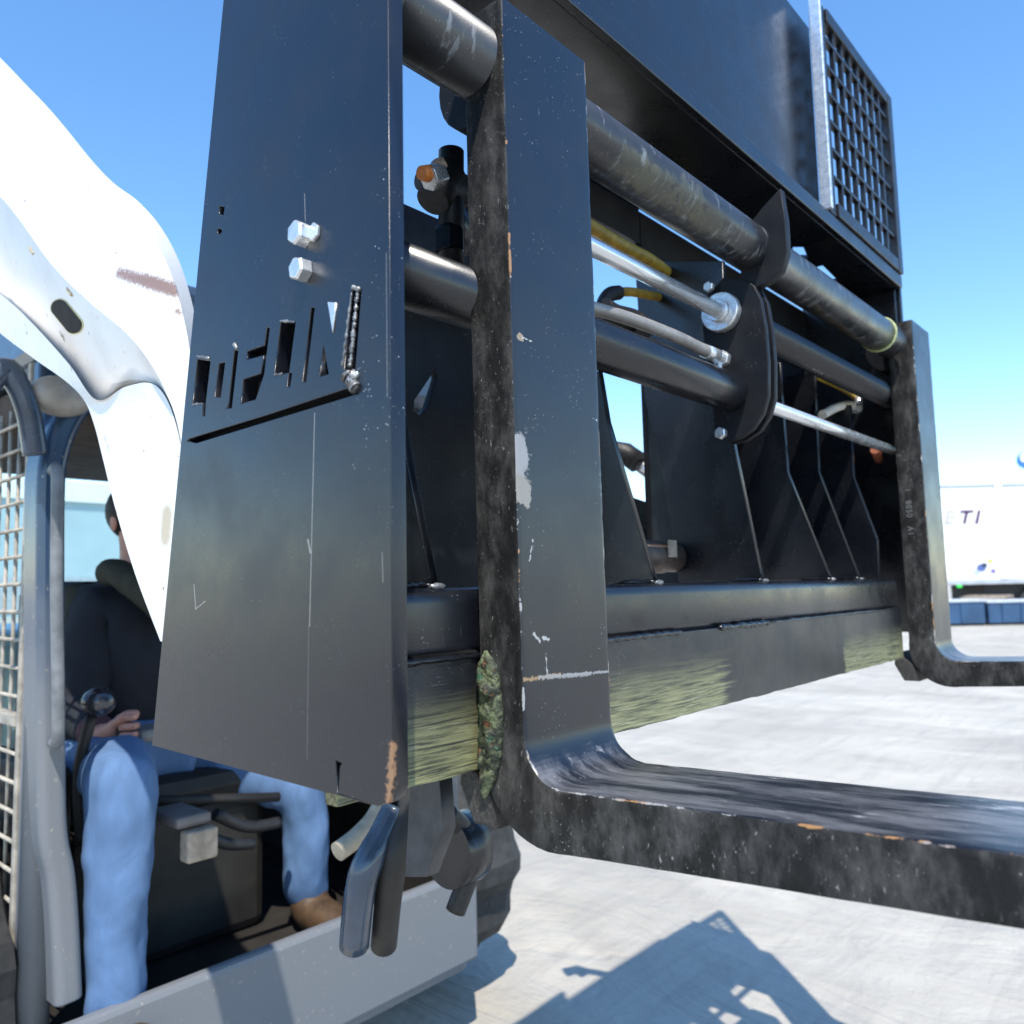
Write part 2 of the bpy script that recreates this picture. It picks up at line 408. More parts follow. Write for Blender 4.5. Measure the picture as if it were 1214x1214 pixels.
# ragged, gouged green scab where the plate meets the near fork
GREEN = NT('gouged_green_paint')
gc = GREEN.mix(GREEN.ramp(GREEN.noise(90, 6, .75), .42, .62), (.012, .016, .009), (.13, .155, .08)); gc = GREEN.mix(GREEN.ramp(GREEN.noise(90, 4, .6, off=6), .60, .70), gc, (.16, .06, .03))
gc = GREEN.mix(GREEN.ramp(GREEN.noise(70, 3, .6, off=2), .62, .7), gc, (.03, .09, .05)); GREEN.bump(GREEN.noise(240, 4), .0025); GREEN.set(col=gc, rough=.6)
V = []; F = []; nz = 60; nx = 10
XQ = W(605, 400, Y=.474).x
for j in range(nz+1):
    t = j/nz; py_ = 772+t*178
    l_ = W(559+4*t-20*max(0, t-.8), py_, X=XQ-.004); r_ = W(579+9*math.sin(t*3.1)-14*max(0, t-.7), py_, X=XQ-.004)
    tz = min(1, t*9+.12, (1-t)*7+.12); md = l_.lerp(r_, .45); l_ = md.lerp(l_, tz); r_ = md.lerp(r_, tz)
    for i in range(nx+1):
        s_ = i/nx; e = max(0, math.sin(math.pi*s_))**.5*min(1, t*8, (1-t)*6); q_ = l_.lerp(r_, s_)
        h_ = .003+.0085*noise.noise(Vector((s_*2.5, t*11, 3)))+.005*noise.noise(Vector((s_*7, t*42, 8)))
        V.append((XQ+.004-(.004+max(.001, h_*.9))*e, q_.y, q_.z))
for j in range(nz):
    for i in range(nx): F.append((j*(nx+1)+i, j*(nx+1)+i+1, (j+1)*(nx+1)+i+1, (j+1)*(nx+1)+i))
n0 = len(V); V += [(XQ+.006, v[1], v[2]) for v in V]; F += [tuple(reversed([i+n0 for i in f])) for f in F]
for i in range(nx): F.append((i, i+1, n0+i+1, n0+i)); q = nz*(nx+1); F.append((q+i+1, q+i, n0+q+i, n0+q+i+1))
for j in range(nz): a = j*(nx+1); F.append((a+nx+1, a, n0+a, n0+a+nx+1)); b = a+nx; F.append((b, b+nx+1, n0+b+nx+1, n0+b))
mk('gouged_paint_scab', V, F, GREEN.m, carr, smooth=True)

# --- ribs standing on the beam
def rib(pxs, X, back, top=None, mat=PAINT):
    front = [W(a, b, X=X) for a, b in pxs]
    z0 = zb0+.001; front[0].z = z0
    tp = front[-1].z if top is None else top
    pts = front+[Vector((X, back, front[-1].z)), Vector((X, back, z0))] if not isinstance(back, list) else front+back
    return prism('gusset_plate', pts, 'X', X-.004, X+.006, mat, carr, bevel=.001)
RX = lambda px: W(px, 688, Y=.547).x
rib([(515, 690), (487, 555), (478, 500), (470, 440)], RX(515), .66)
rib([(778, 690), (722, 500), (712, 440)], RX(778), .69)
X2 = RX(905)
rib([(905, 690), (872, 530), (862, 440), (858, 310)], X2, [W(752, 310, X=X2), W(755, 330, X=X2), W(765, 468, X=X2), W(790, 575, X=X2), W(806, 690, X=X2)])
rib([(986, 688), (935, 560), (928, 470), (926, 430)], RX(986), .745)
rib([(1020, 686), (972, 560), (968, 470), (967, 440)], RX(1020), .745)
rib([(1043, 686), (1041, 640), (1013, 565), (1009, 480)], RX(1043), .745)
for px in (515, 778, 905, 986, 1020):
    x = RX(px); bead('weld_bead', (x-.006, .546, zb0+.002), (x-.006, .60, zb0+.002), .0030, PAINT, carr, 10)
    bead('weld_bead', (x-.008, .544, zb0+.001), (x+.010, .544, zb0+.001), .0030, WELD, carr, 5)
# back plate right of the middle, with two slots that let the sky through
XE = 1.98; zr = W(983, 269, Y=.53).z
prism('back_plate', [Vector((X2+.012, 0, zb0)), Vector((XE, 0, zb0)), Vector((XE, 0, zr-.007)), Vector((X2+.012, 0, zr-.007))], 'Y', .752, .764, PAINT_DULL, carr)
ztl = W(500, 255, Y=.76).z
prism('back_plate', [Vector((.40, 0, .40)), Vector((.86, 0, .40)), Vector((.86, 0, ztl)), Vector((.40, 0, ztl))], 'Y', .752, .764, PAINT_DULL, carr)
zk = W(730, 272, Y=.75).z
prism('upper_back_plate', [Vector((.98, 0, zk)), Vector((X2+.010, 0, zk)), Vector((X2+.010, 0, .80)), Vector((.90, 0, .80)), Vector((.90, 0, zk+.07))], 'Y', .752, .764, PAINT_DULL, carr)
# --- top rail under the mesh guard
zr = W(983, 269, Y=.53).z
prism('top_rail', [Vector((.40, .535, 0)), Vector((XE, .535, 0)), Vector((XE, .750, 0)), Vector((.40, .750, 0))], 'Z', zr-.006, zr+.004, PAINT, carr,
      [[W(a, b, Z=zr) for a, b in l_] for l_ in (((940, 290), (952, 290), (958, 304), (940, 304)), ((966, 314), (975, 312), (994, 331), (980, 334)))])
box('rail_lip', (.40, XE), (.521, .533), (zr-.008, zr+.022), PAINT, carr)
box('upper_panel', (.40, W(972, 240, Y=.56).x), (.56, .57), (zr+.005, zr+.45), PAINT, carr)
box('rail_end_bracket', (XE-.012, XE), (.535, .62), (zr-.10, zr-.008), PAINT, carr)
box('end_upright', (XE+.004, XE+.018), (.528, .76), (-.12, zr+.02), PAINT, carr)
# --- mesh guard
gx0 = W(978, 255, Y=.527).x; gx1 = XE; gz0 = zr+.024; gz1 = zr+.46
guard = thing('mesh_guard', 'black crossed flat-bar load guard standing on the carriage top rail', 'guard', (gx0, .527, gz0))
GUARD_PAINT = simple('satin_guard_paint', (.010, .011, .014), .32, 0, .2, 30)  # satin near-black coat of the guard frame and bars
box('stile', (gx0, gx0+.008), (.512, .535), (gz0, gz1), STEEL, guard)  # bright steel strip stands in for the highlight along the stile
box('stile', (gx0+.014, gx0+.045), (.520, .530), (gz0, gz1), GUARD_PAINT, guard)
box('stile', (gx1-.030, gx1), (.516, .536), (gz0, gz1), GUARD_PAINT, guard)
box('bottom_rail', (gx0+.05, gx1-.035), (.516, .536), (gz0, gz0+.028), GUARD_PAINT, guard)
box('top_rail', (gx0+.05, gx1-.035), (.516, .536), (gz1-.028, gz1), GUARD_PAINT, guard)
nc = 8; stepx = (gx1-.035-gx0-.05)/nc
v, f = boxvf(-.004, .004, -.005, .005, 0, gz1-gz0-.056)
for i in range(1, nc):
    o = mk('vertical_bar', [(a+gx0+.05+i*stepx, b+.527, c+gz0+.028) for a, b, c in v], f, GUARD_PAINT, guard, bevel=.001)
z = gz0+.028+.056
while z < gz1-.04:
    box('cross_bar', (gx0+.05, gx1-.035), (.521, .533), (z-.0035, z+.0035), GUARD_PAINT, guard, .001); z += .058
# --- slide shaft with collars
YS = .515
pa = W(813, 241, Y=YS); pb = W(1052, 405, Y=YS); ZS = (pa.z+pb.z)/2
def shaft_extra(n):
    o = []
    for a, b, c in ((785, 225, (.05, .03, .02)), (820, 235, (.035, .03, .02)), (845, 262, (.05, .03, .012)), (760, 205, (.04, .03, .02))):
        p = W(a, b, Y=YS-.03); o.append((n.math('MULTIPLY', n.blob(p, (c[0]*1.2, c[1], c[2]*1.3), .95, 90), .3), (.12, .118, .07), .6))
    o.append((n.math('MULTIPLY', n.ramp(n.noise(70, 5, .7, (1, .3, .3)), .56, .66), .4), (.30, .33, .36), .5))
    return o
SHAFT = black_paint('worn_shaft_paint', base=(.02, .021, .024), rough=.30, dust=.7, speck=.5, extra=shaft_extra)
tube('slide_shaft', [(XP+.02, YS, ZS), (1.83, YS, ZS)], .034, SHAFT, carr, 48)
YG = simple('chipped_yellow_green_ring', (.38, .42, .20), .6, 0, .4, 200, .001, 300)
xe = 1.758
tube('shaft_collar', [(xe-.006, YS, ZS), (xe, YS, ZS)], .0375, YG, carr, 48, bevel=.002)
# --- middle support: gusset round the shaft and twin cylinder brackets
XM = 1.145
gp = [W(a, b, X=XM) for a, b in ((927, 225), (933, 262), (935, 300), (928, 322), (912, 336), (893, 345), (880, 340), (880, 300), (890, 268), (905, 248))]
prism('shaft_support', gp, 'X', XM-.006, XM+.010, PAINT_DULL, carr)
def arcpts(l): return [W(a, b, X=XM-.012) for a, b in l]
br = arcpts([(886, 334), (897, 340), (905, 356), (911, 390), (914, 430), (914, 470), (908, 492), (896, 510), (880, 521), (864, 525), (852, 519), (850, 500), (848, 470), (842, 430), (836, 390), (842, 352), (862, 330)])
prism('cylinder_bracket', br, 'X', XM-.022, XM-.012, PAINT_DULL, carr)
prism('cylinder_bracket', br, 'X', XM+.002, XM+.012, PAINT_DULL, carr)
# --- cylinders (one rod each way)
XBk = XM-.022
c1 = W(868, 466, X=XBk); c2 = W(858, 372, X=XBk)
cyl1 = tube('cylinder_body', [(XP+.02, c1.y, c1.z), (XBk-.016, c1.y, c1.z), (XBk-.006, c1.y, c1.z), (XBk-.002, c1.y, c1.z)], [.029, .029, .027, .020], PAINT, carr, 48)
tube('cylinder_rod', [(XM+.012, c1.y, c1.z), (1.90, c1.y, c1.z)], .0105, CHROME, carr, 32)
cyl2 = tube('cylinder_body', [(XM+.014, c2.y, c2.z), (XE-.09, c2.y, c2.z), (XE-.088, c2.y, c2.z), (XE-.05, c2.y, c2.z), (XE-.046, c2.y, c2.z)], [.026, .026, .029, .029, .024], PAINT, carr, 48)
tube('cylinder_rod', [(.62, c2.y, c2.z), (XBk-.001, c2.y, c2.z)], .0112, CHROME, carr, 32)
tube('rod_washer', [(XBk-.016, c2.y, c2.z), (XBk-.0005, c2.y, c2.z)], .030, STEEL, carr, 36, bevel=.0015)
tube('rod_nut', [(XBk-.026, c2.y, c2.z), (XBk-.017, c2.y, c2.z)], .017, STEEL, carr, 24, bevel=.001)
p = W(856, 514, X=XBk); hexhead('bolt', p, (-1, 0, 0), .0095, .009, STEEL, carr, .3)
p = W(842, 341, X=XBk-.01); hexhead('bolt', p, (-1, 0, 0), .0085, .009, STEEL, carr, .1)
# pressure line along the lower cylinder
h1 = W(852, 424, X=XBk-.03)
tube('pressure_line', spline([(h1.x-.02, h1.y-.002, h1.z), (h1.x-.07, h1.y-.004, h1.z), (.95, h1.y-.004, h1.z+.002), (.84, h1.y+.005, h1.z+.004), (.78, h1.y+.05, h1.z+.02)], 6), .0085, simple('grey_pressure_line', (.30, .28, .26), .45, .3, .2, 40), carr, 20)
tube('pressure_fitting', [(h1.x-.045, h1.y-.002, h1.z), (h1.x-.012, h1.y-.002, h1.z)], .0115, STEEL, carr, 6)
tube('pressure_fitting', [(h1.x-.012, h1.y-.002, h1.z), (h1.x+.004, h1.y-.002, h1.z)], .0085, STEEL, carr, 20)
hexhead('pressure_fitting', (h1.x+.004, h1.y-.002, h1.z), (1, 0, 0), .012, .012, STEEL, carr)
tube('pressure_fitting', [(h1.x-.002, h1.y, h1.z-.002), (h1.x-.002, h1.y+.002, h1.z-.04)], .006, STEEL, carr, 12)
# yellow sleeved hoses
def hose(name, pts, r, mat, n=8): return tube(name, spline([W(a, b, Y=y) for a, b, y in pts], n), r, mat, carr, 16)
hose('hydraulic_hose', [(640, 225, .66), (690, 262, .66), (735, 290, .67), (770, 308, .68), (800, 330, .70), (830, 350, .72)], .010, YELLOW)
hose('hydraulic_hose', [(700, 400, .70), (712, 368, .70), (722, 350, .69), (745, 346, .69), (770, 350, .70), (790, 353, .72), (810, 350, .73)], .0075, YELLOW)
hose('hydraulic_hose', [(735, 372, .69), (716, 364, .685), (722, 350, .68), (733, 347, .68)], .0115, RUBBER)
hose('hydraulic_hose', [(715, 366, .64), (730, 374, .64), (752, 380, .64), (765, 392, .62)], .016, RUBBER)
hose('hydraulic_hose', [(700, 385, .66), (730, 392, .66), (770, 410, .655), (850, 446, .65)], .013, RUBBER)
hose('hydraulic_hose', [(960, 444, .65), (985, 455, .63), (1008, 467, .62), (1018, 478, .61)], .005, YELLOW)
hose('hydraulic_hose', [(975, 492, .60), (990, 484, .60), (1005, 480, .60), (1018, 483, .60)], .009, simple('pale_hose_sleeve', (.50, .46, .38), .6, 0, .15, 50))
q = W(1008, 482, Y=.598); hexhead('hose_fitting', q, (1, -.1, 0), .012, .04, STEEL, carr)
tube('hose_fitting', [W(1018, 484, Y=.60), W(1018, 465, Y=.61)], .009, STEEL, carr, 6)
tube('hose_fitting', [W(1037, 533, Y=.57), W(1042, 545, Y=.58)], .010, simple('rusty_tip', (.25, .07, .03), .7, 0, .3, 80), carr, 10)
# left gap: coupler, capped fitting, hook
GX = .60
gap = lambda a, b, y: W(a, b, Y=y)
tube('hose_coupler', [gap(545, 228, .60), gap(520, 220, .60), gap(500, 212, .60)], [.020, .017, .012], RUBBER, carr, 24)
tube('hose_coupler', [gap(531, 208, .60), gap(513, 238, .60)], [.022, .018], RUBBER, carr, 24)
tube('hose_fitting', [gap(522, 208, .585), gap(508, 212, .585)], .013, STEEL, carr, 6, bevel=.001)
tube('dust_cap', [gap(509, 206, .585), gap(499, 205, .585)], [.009, .007], BRASS, carr, 20)
tube('hose_coupler', [gap(535, 330, .60), gap(535, 240, .60), gap(535, 180, .60)], .014, RUBBER, carr, 20)
hexhead('hose_fitting', gap(533, 300, .60), (0, 0, 1), .017, .028, PAINT, carr)
prism('hook_plate', [W(a, b, X=.66) for a, b in ((518, 262), (525, 235), (550, 225), (550, 300), (522, 300))], 'X', .66, .672, PAINT, carr)

# ================================================================ FORKS
def fork_mat():
    n = NT('fork_steel_paint'); nx = n.t.nodes.new('ShaderNodeSeparateXYZ'); n.link(n.geo.outputs['True Normal'], nx.inputs[0])
    side = n.ramp(n.math('ABSOLUTE', nx.outputs[0]), .5, .7); topf = n.ramp(nx.outputs[2], .4, .9)
    at = n.t.nodes.new('ShaderNodeAttribute'); at.attribute_name = 'edge'
    e = at.outputs['Fac']
    base = n.mix(n.ramp(n.noise(10, 5, off=3), .35, .8, 0, .25), (.004, .005, .009), (.014, .014, .016))
    rs = n.mix(n.ramp(n.noise(38, 6, .7, (1, 1, .5)), .38, .75), (.007, .007, .007), (.075, .073, .070))
    sp = n.ramp(n.noise(330, 3, .6, (1, 1, .45)), .62, .74); rs = n.mix(n.math('MULTIPLY', sp, n.ramp(n.noise(25, 3, off=8), .4, .65)), rs, (.28, .27, .26))
    col = n.mix(side, base, rs)
    wear = n.math('MULTIPLY', topf, n.ramp(n.noise(26, 7, .72, (1.6, .25, 1)), .40, .66))
    col = n.mix(n.math('MULTIPLY', wear, .65), col, (.22, .22, .23))
    wear2 = n.math('MULTIPLY', topf, n.ramp(n.noise(60, 6, .75, (1, .3, 1), off=7), .60, .72)); col = n.mix(n.math('MULTIPLY', wear2, .7), col, (.55, .55, .55))
    sc = n.math('MULTIPLY', n.ramp(n.noise(300, 3, .5, (1, .5, .15)), .70, .8), n.ramp(n.noise(16, 2, off=9), .5, .62)); col = n.mix(n.math('MULTIPLY', sc, .45), col, (.4, .4, .4))
    sp2 = n.math('MULTIPLY', n.ramp(n.vor(200), .15, .08), n.ramp(n.noise(24, 3, off=5), .5, .66)); col = n.mix(n.math('MULTIPLY', sp2, .5), col, (.5, .5, .48))
    chip = n.ramp(n.math('ADD', e, n.math('MULTIPLY', n.math('SUBTRACT', n.noise(34, 6, .7, off=4), .5), 1.9)), 1.06, 1.14)
    cc = n.mix(n.ramp(n.noise(18, 3, off=11), .50, .60), (.30, .30, .30), (.32, .17, .07))
    col = n.mix(chip, col, cc)
    for a, b, rd, c in (((617, 545), .527, (.013, .02, .030), (.26, .25, .25)), ((620, 580), .527, (.012, .02, .018), (.24, .22, .19)), ((617, 400), .5, (.005, .02, .004), (.3, .22, .14))):
        col = n.mix(n.math('MULTIPLY', n.blob(W(a[0], a[1], Y=.474), rd, .75, 70), n.math('SUBTRACT', 1.0, side)), col, c)
    for a, b, wd, cl in (((622, 806), (665, 800), .0024, (.36, .23, .12)), ((660, 801), (735, 795), .0014, (.30, .30, .30)), ((640, 803), (700, 799), .0026, (.28, .28, .28)), ((703, 496), (716, 503), .0006, (.5, .5, .5)), ((619, 400), (631, 405), .0006, (.5, .48, .42)),
                         ((633, 752), (640, 760), .002, (.45, .45, .45)), ((644, 756), (650, 758), .0025, (.45, .45, .45)), ((647, 775), (649, 800), .0008, (.4, .4, .4)), ((627, 670), (632, 640), .0007, (.4, .4, .4))):
        col = n.mix(n.math('MULTIPLY', n.seg(W(*a, Y=.474), W(*b, Y=.474), wd, .006), .8), col, cl)
    r = n.mixf(side, n.ramp(n.noise(16, 4), .3, .7, .28, .40), .7); r = n.mixf(n.math('MULTIPLY', topf, .8), r, .42); r = n.mixf(chip, r, .4); n.set(coat=n.math('MULTIPLY', n.math('SUBTRACT', 1.0, side), .2), coatr=.25)
    h = n.math('ADD', n.math('MULTIPLY', n.noise(160, 5, .7, (1, 1, .6)), side), n.math('MULTIPLY', n.noise(600, 2), .08)); n.bump(h, .0012)
    return n.set(col=col, rough=r, spec=n.mixf(side, .65, .3))
FORK = fork_mat()
def fork(x0, label, wd=.134, t=.052, yf=.474, ztop=.56):
    root = thing('pallet_fork', label, 'pallet fork', (x0, yf, -.225), 'pallet forks on the carriage')
    zt_ = -.170; r = .040; tilt = math.radians(2.2)
    st = []                                    # (point on the load side, normal to the back, thickness)
    z = ztop
    while z > zt_+r+.008: st.append((Vector((0, yf, z)), Vector((0, 1, 0)), t)); z -= .012
    cy, cz = yf-r, zt_+r
    nA = 14; end = math.pi/2+tilt
    for k in range(nA+1):
        a = -end*k/nA
        d = Vector((0, math.cos(a), math.sin(a)))
        st.append((Vector((0, cy, cz))+d*r, d, t+.008*math.sin(math.pi*k/nA)))
    p, d, _ = st[-1]; T = Vector((0, -math.cos(tilt), math.sin(tilt))); dd = .014; Lt = 1.07
    while dd < Lt:
        k = dd/Lt; st.append((p+T*dd, d, t*(1-.65*k))); dd += .014 if dd < .5 else .05
    b = .0022; sec = []
    def add(s, u, e): sec.append((s, u, e))
    for s, e in ((b, .95), (b+.0035, .1), (b+.012, 0), (wd/2, 0), (wd-b-.012, 0), (wd-b-.0035, .1), (wd-b, .95)): add(s, 0, e)
    add(wd-b*.3, b*.3, 1)
    for u, e in ((b, .7), (b+.003, .0)): add(wd, u, e)
    for u, e in ((-b-.008, .0), (-b, .4)): add(wd, ('e', u), e)
    add(wd-b*.3, ('e', -b*.3), .5)
    for s, e in ((wd-b, .4), (wd/2, 0), (b, .4)): add(s, ('e', 0), e)
    add(b*.3, ('e', -b*.3), .5)
    for u, e in ((-b, .4), (-b-.008, 0)): add(0, ('e', u), e)
    for u, e in ((b+.003, .0), (b, .7)): add(0, u, e)
    add(b*.3, b*.3, 1)
    V = []; E = []; m = len(sec); F = []
    for i, (p, d, tt) in enumerate(st):
        j = i/len(st)
        for k, (s, u, e) in enumerate(sec):
            uu = u if not isinstance(u, tuple) else tt+u[1]
            q = p+d*uu; jit = .0009*noise.noise(Vector((s*60+x0*9, q.y*70, q.z*70)))+.0012*max(0, noise.noise(Vector((s*20+x0, q.y*25, q.z*25)))-.25)*-1
            jit *= e
            V.append(Vector((x0+s-.011*(q.z-.1)+(jit if s < wd/2 else -jit), q.y, q.z))+d*abs(jit)); E.append(e)
    for i in range(len(st)-1):
        for k in range(m): k2 = (k+1) % m; F.append((i*m+k, i*m+k2, (i+1)*m+k2, (i+1)*m+k))
    F.append(tuple(range(m))); F.append(tuple((len(st)-1)*m+k for k in range(m)))
    o = mk('blade', V, F, FORK, root)
    at = o.data.attributes.new('edge', 'FLOAT', 'POINT')
    for i, e in enumerate(E): at.data[i].value = e
    for pg in o.data.polygons: pg.use_smooth = len(pg.vertices) == 4
    try: o.data.set_sharp_from_angle(angle=math.radians(40))
    except Exception: pass
    # eye boss behind the shank that rides on the shaft
    rr = .052; pts = []
    for k in range(24):
        a = 2*math.pi*k/24; pts.append(Vector((0, YS+.020+math.cos(a)*.045, ZS+math.sin(a)*rr)))
    hole = [Vector((0, YS+math.cos(-2*math.pi*k/24)*.0345, ZS+math.sin(-2*math.pi*k/24)*.0345)) for k in range(24)]
    prism('shaft_eye', pts, 'X', x0+.012, x0+wd-.012, PAINT_DULL, root, [hole] if x0 < 1 else [])
    # lower hook lug that bears on the scuffed plate
    lug = [Vector((0, yf+t-.004, zt_-.010)), Vector((0, yf+t+.030, zt_+.012)), Vector((0, yf+t+.034, zt_-.012)), Vector((0, yf+t+.016, zt_-.046)), Vector((0, yf+t-.014, zt_-.046))]
    prism('hook_lug', lug, 'X', x0+.006, x0+wd-.006, CUT, root, bevel=.003)
    return root
XF = W(608, 400, Y=.474).x
print('XF', XF, 'right', W(716, 400, Y=.474).x, W(1089, 500, Y=.474).x, W(1110, 500, Y=.474).x)
f1 = fork(XF, 'nearest pallet fork with chipped orange edges, its shank filling the middle')
XF2 = W(1090, 500, Y=.474).x
f2 = fork(XF2, 'far pallet fork with stamped characters down its dark shank side')
STAMP = simple('stamped_bare_steel', (.16, .16, .16), .6, 0, .2, 200)
def text(name, s, size, mat, parent, origin, u, v, ext=.0004, shear=0, bold=0, space=1.0):
    cu = bpy.data.curves.new(name, 'FONT'); cu.body = s; cu.size = size; cu.extrude = ext; cu.shear = shear; cu.offset = bold; cu.space_character = space
    t = bpy.data.objects.new('t', cu); C.objects.link(t); dg = bpy.context.evaluated_depsgraph_get()
    me = bpy.data.meshes.new_from_object(t.evaluated_get(dg)); me.name = name; bpy.data.objects.remove(t); bpy.data.curves.remove(cu)
    u = Vector(u).normalized(); v = Vector(v).normalized(); n = u.cross(v); o = Vector(origin)+off(parent)
    for q in me.vertices: q.co = o+u*q.co.x+v*q.co.y+n*q.co.z
    me.materials.clear(); me.update(); return fin(name, me, mat, parent, fixn=False)
p0 = W(1071, 535, X=XF2); tt = text('stamped_characters', '1SSL/ISCT1   8050   A1', .0165, STAMP, f2, (XF2-.0008, p0.y+.002, p0.z), (0, 0, -1), (0, -1, 0), .0003, space=1.15); tt['kind'] = 'stuff'
p0 = W(578, 480, X=XF); tt = text('stamped_characters', 'Z 8 2 0 X 5', .011, simple('faint_stamp', (.05, .05, .048), .7), f1, (XF-.0008, p0.y+.006, p0.z+.06), (0, 0, -1), (0, -1, 0), .0003, space=1.3); tt['kind'] = 'stuff'

# ================================================================ SKID STEER
ms = thing('skid_steer_loader', 'white skid steer loader with dark blue cab frame and curved white lift arm', 'skid steer', (1.15, 2.4, -HC))
def white_paint():
    n = NT('chipped_white_paint')
    col = n.mix(n.ramp(n.noise(7, 5), .4, .75), (.80, .79, .77), (.70, .69, .67))
    sp = n.math('MULTIPLY', n.ramp(n.noise(85, 5, .75, (1, .5, 1)), .63, .69), n.ramp(n.noise(9, 3, off=5), .45, .55)); col = n.mix(sp, col, (.20, .15, .10))
    for a, b, wd, rg, c, al in (((146, 326), (228, 349), .0135, .014, (.20, .10, .065), .9), ((208, 368), (232, 376), .0075, .008, (.24, .13, .085), .85), ((122, 343), (142, 350), .006, .02, (.4, .33, .22), .6),
            ((150, 362), (195, 372), .0035, .012, (.3, .26, .2), .6), ((168, 385), (190, 388), .003, .012, (.3, .26, .2), .6), ((-40, 330), (22, 345), .016, .02, (.20, .14, .06), .85), ((196, 612), (194, 634), .020, .01, (.45, .34, .2), .8),
            ((120, 518), (126, 535), .006, .006, (.4, .3, .2), .8)):
        col = n.mix(n.math('MULTIPLY', n.seg(W(*a, X=.44), W(*b, X=.44), wd, rg), al), col, c)
    n.bump(n.noise(90, 4, .6), .0006); return n.set(col=col, rough=.42)
WHITE = white_paint()
T_ = [(-190, -60), (-60, 20), (40, 110), (120, 203), (165, 240), (195, 276), (218, 325), (236, 400), (246, 500), (252, 620), (256, 780)]
A_ = [(-190, 60), (-60, 175), (5, 238), (60, 312), (105, 357), (150, 395), (178, 430), (197, 465), (212, 510), (232, 620), (247, 780)]
B_ = [(-190, 200), (-60, 300), (5, 352), (40, 385), (82, 432), (114, 474), (150, 458), (186, 458), (211, 512), (229, 640), (244, 780)]
C_ = [(-190, 260), (-60, 345), (0, 395), (40, 425), (78, 452), (100, 475), (112, 505), (121, 540), (136, 600), (160, 680), (190, 760)]
n_ = len(T_); rows = []
for i in range(n_):
    xa, xb, xc = (.425, .515, .435) if i < 7 else ((.430, .480, .437) if i == 7 else (.440, .445, .440))
    tb2 = W(*T_[i], X=.50); tp = W(T_[i][0]-12, T_[i][1]+9, X=.445); cc_ = W(*C_[i], X=.445)
    rows.append([tb2, tp, W(*A_[i], X=xa), W(*B_[i], X=xb), W(*B_[i], X=xc), cc_, W(C_[i][0]+16, C_[i][1]-6, X=.58)])
lines = [spline([r_[k] for r_ in rows], 8) for k in range(7)]
NR = len(lines[0])
def loft(x_off, first=0, last=None, name='lift_arm'):
    """each band is its own strip of vertices, so the bends between bands stay crisp"""
    V = []; F = []; nn_ = NR if last is None else last; K = 3
    for k in range(7):
        b0 = len(V)
        for i in range(first, nn_):
            p = lines[k][i]; q = lines[(k+1) % 7][i]
            for t in range(K+1): V.append(p.lerp(q, t/K)+Vector((x_off, 0, 0)))
        for i in range(nn_-1-first):
            for t in range(K): a = b0+i*(K+1)+t; F.append((a, a+K+1, a+K+2, a+1))
    for e in (first, nn_-1):
        b0 = len(V); V += [lines[k][e]+Vector((x_off, 0, 0)) for k in range(7)]; F.append(tuple(b0+k for k in range(7)))
    me = bpy.data.meshes.new(name); d = off(ms); me.from_pydata([v+d for v in V], [], F); me.update()
    bm = bmesh.new(); bm.from_mesh(me); bmesh.ops.remove_doubles(bm, verts=bm.verts, dist=1e-5); bmesh.ops.recalc_face_normals(bm, faces=bm.faces)
    for ed_ in bm.edges:
        if len(ed_.link_faces) == 2 and ed_.calc_face_angle(0) > math.radians(20): ed_.smooth = False
    bm.to_mesh(me); bm.free(); return fin(name, me, WHITE, ms, True, fixn=False)
arm = loft(0)
def mid(i, s, a=2, b=3):
    k = int(i); f_ = i-k
    return (rows[k][a].lerp(rows[k][b], s)).lerp(rows[k+1][a].lerp(rows[k+1][b], s), f_)
# oval slot on the arm web: raised black plug painted as its inner shade
c = mid(3.62, .42); du = (mid(3.9, .47)-mid(3.2, .47)).normalized(); dv = (mid(3.55, .9)-mid(3.55, .1)).normalized(); dv = (dv-du*dv.dot(du)).normalized(); nn = du.cross(dv)
if nn.x > 0: nn = -nn
def stadium(hl, r, h, name, mat, parent, bev):
    V = []; ca, sa = .637, .771
    def onweb(px, py):
        rr = ray(px, py); return rr*(c.dot(nn)/rr.dot(nn))
    for k in range(32):
        a = 2*math.pi*k/32; lx = math.cos(a)*r+(hl if math.cos(a) > 0 else -hl); ly = math.sin(a)*r; V.append(onweb(80+lx*ca-ly*sa, 375+lx*sa+ly*ca))
    V2 = [p+nn*h for p in V]; F = [tuple(range(32)), tuple(range(63, 31, -1))]+[(k, (k+1) % 32, 32+(k+1) % 32, 32+k) for k in range(32)]
    return mk(name, [p-nn*.01 for p in V]+V2, F, mat, parent)
stadium(13, 11.2, .0012, 'slot_rim', simple('yellowed_rim', (.55, .50, .25), .6), arm, 0)
stadium(13, 10.0, .0020, 'slot_shade_plug', simple('slot_shadow_black', (.004, .004, .004), .9), arm, 0)
# sticker with small marks below the slot
lc = mid(3.75, .72); text('sticker_marks', 'I ?I', .017, DARK, arm, lc+nn*.0015-du*.012, du.lerp(dv, .15), -dv if False else (nn.cross(du)), .0002)
for i_, s_ in ((1.2, .1), (2.2, .12), (3.1, .08)):
    c0 = mid(i_+.4, s_); bead('chipped_seam', c0, c0+Vector((0, -.02, -.018)), .0022, simple('rusty_chip', (.40, .30, .18), .7), arm, 6)
# far lift arm on the other side of the cab
fi = [i for i in range(NR) if 2.0 < lines[3][i].y < 3.2]; loft(1.24, fi[0], fi[-1])
# --- cab: front corner post, header, side mesh, roof
YC = 1.75
def cabpt(px, py): return W(px, py, Y=YC)
xo = cabpt(82, 700).x; xi_ = cabpt(36, 700).x
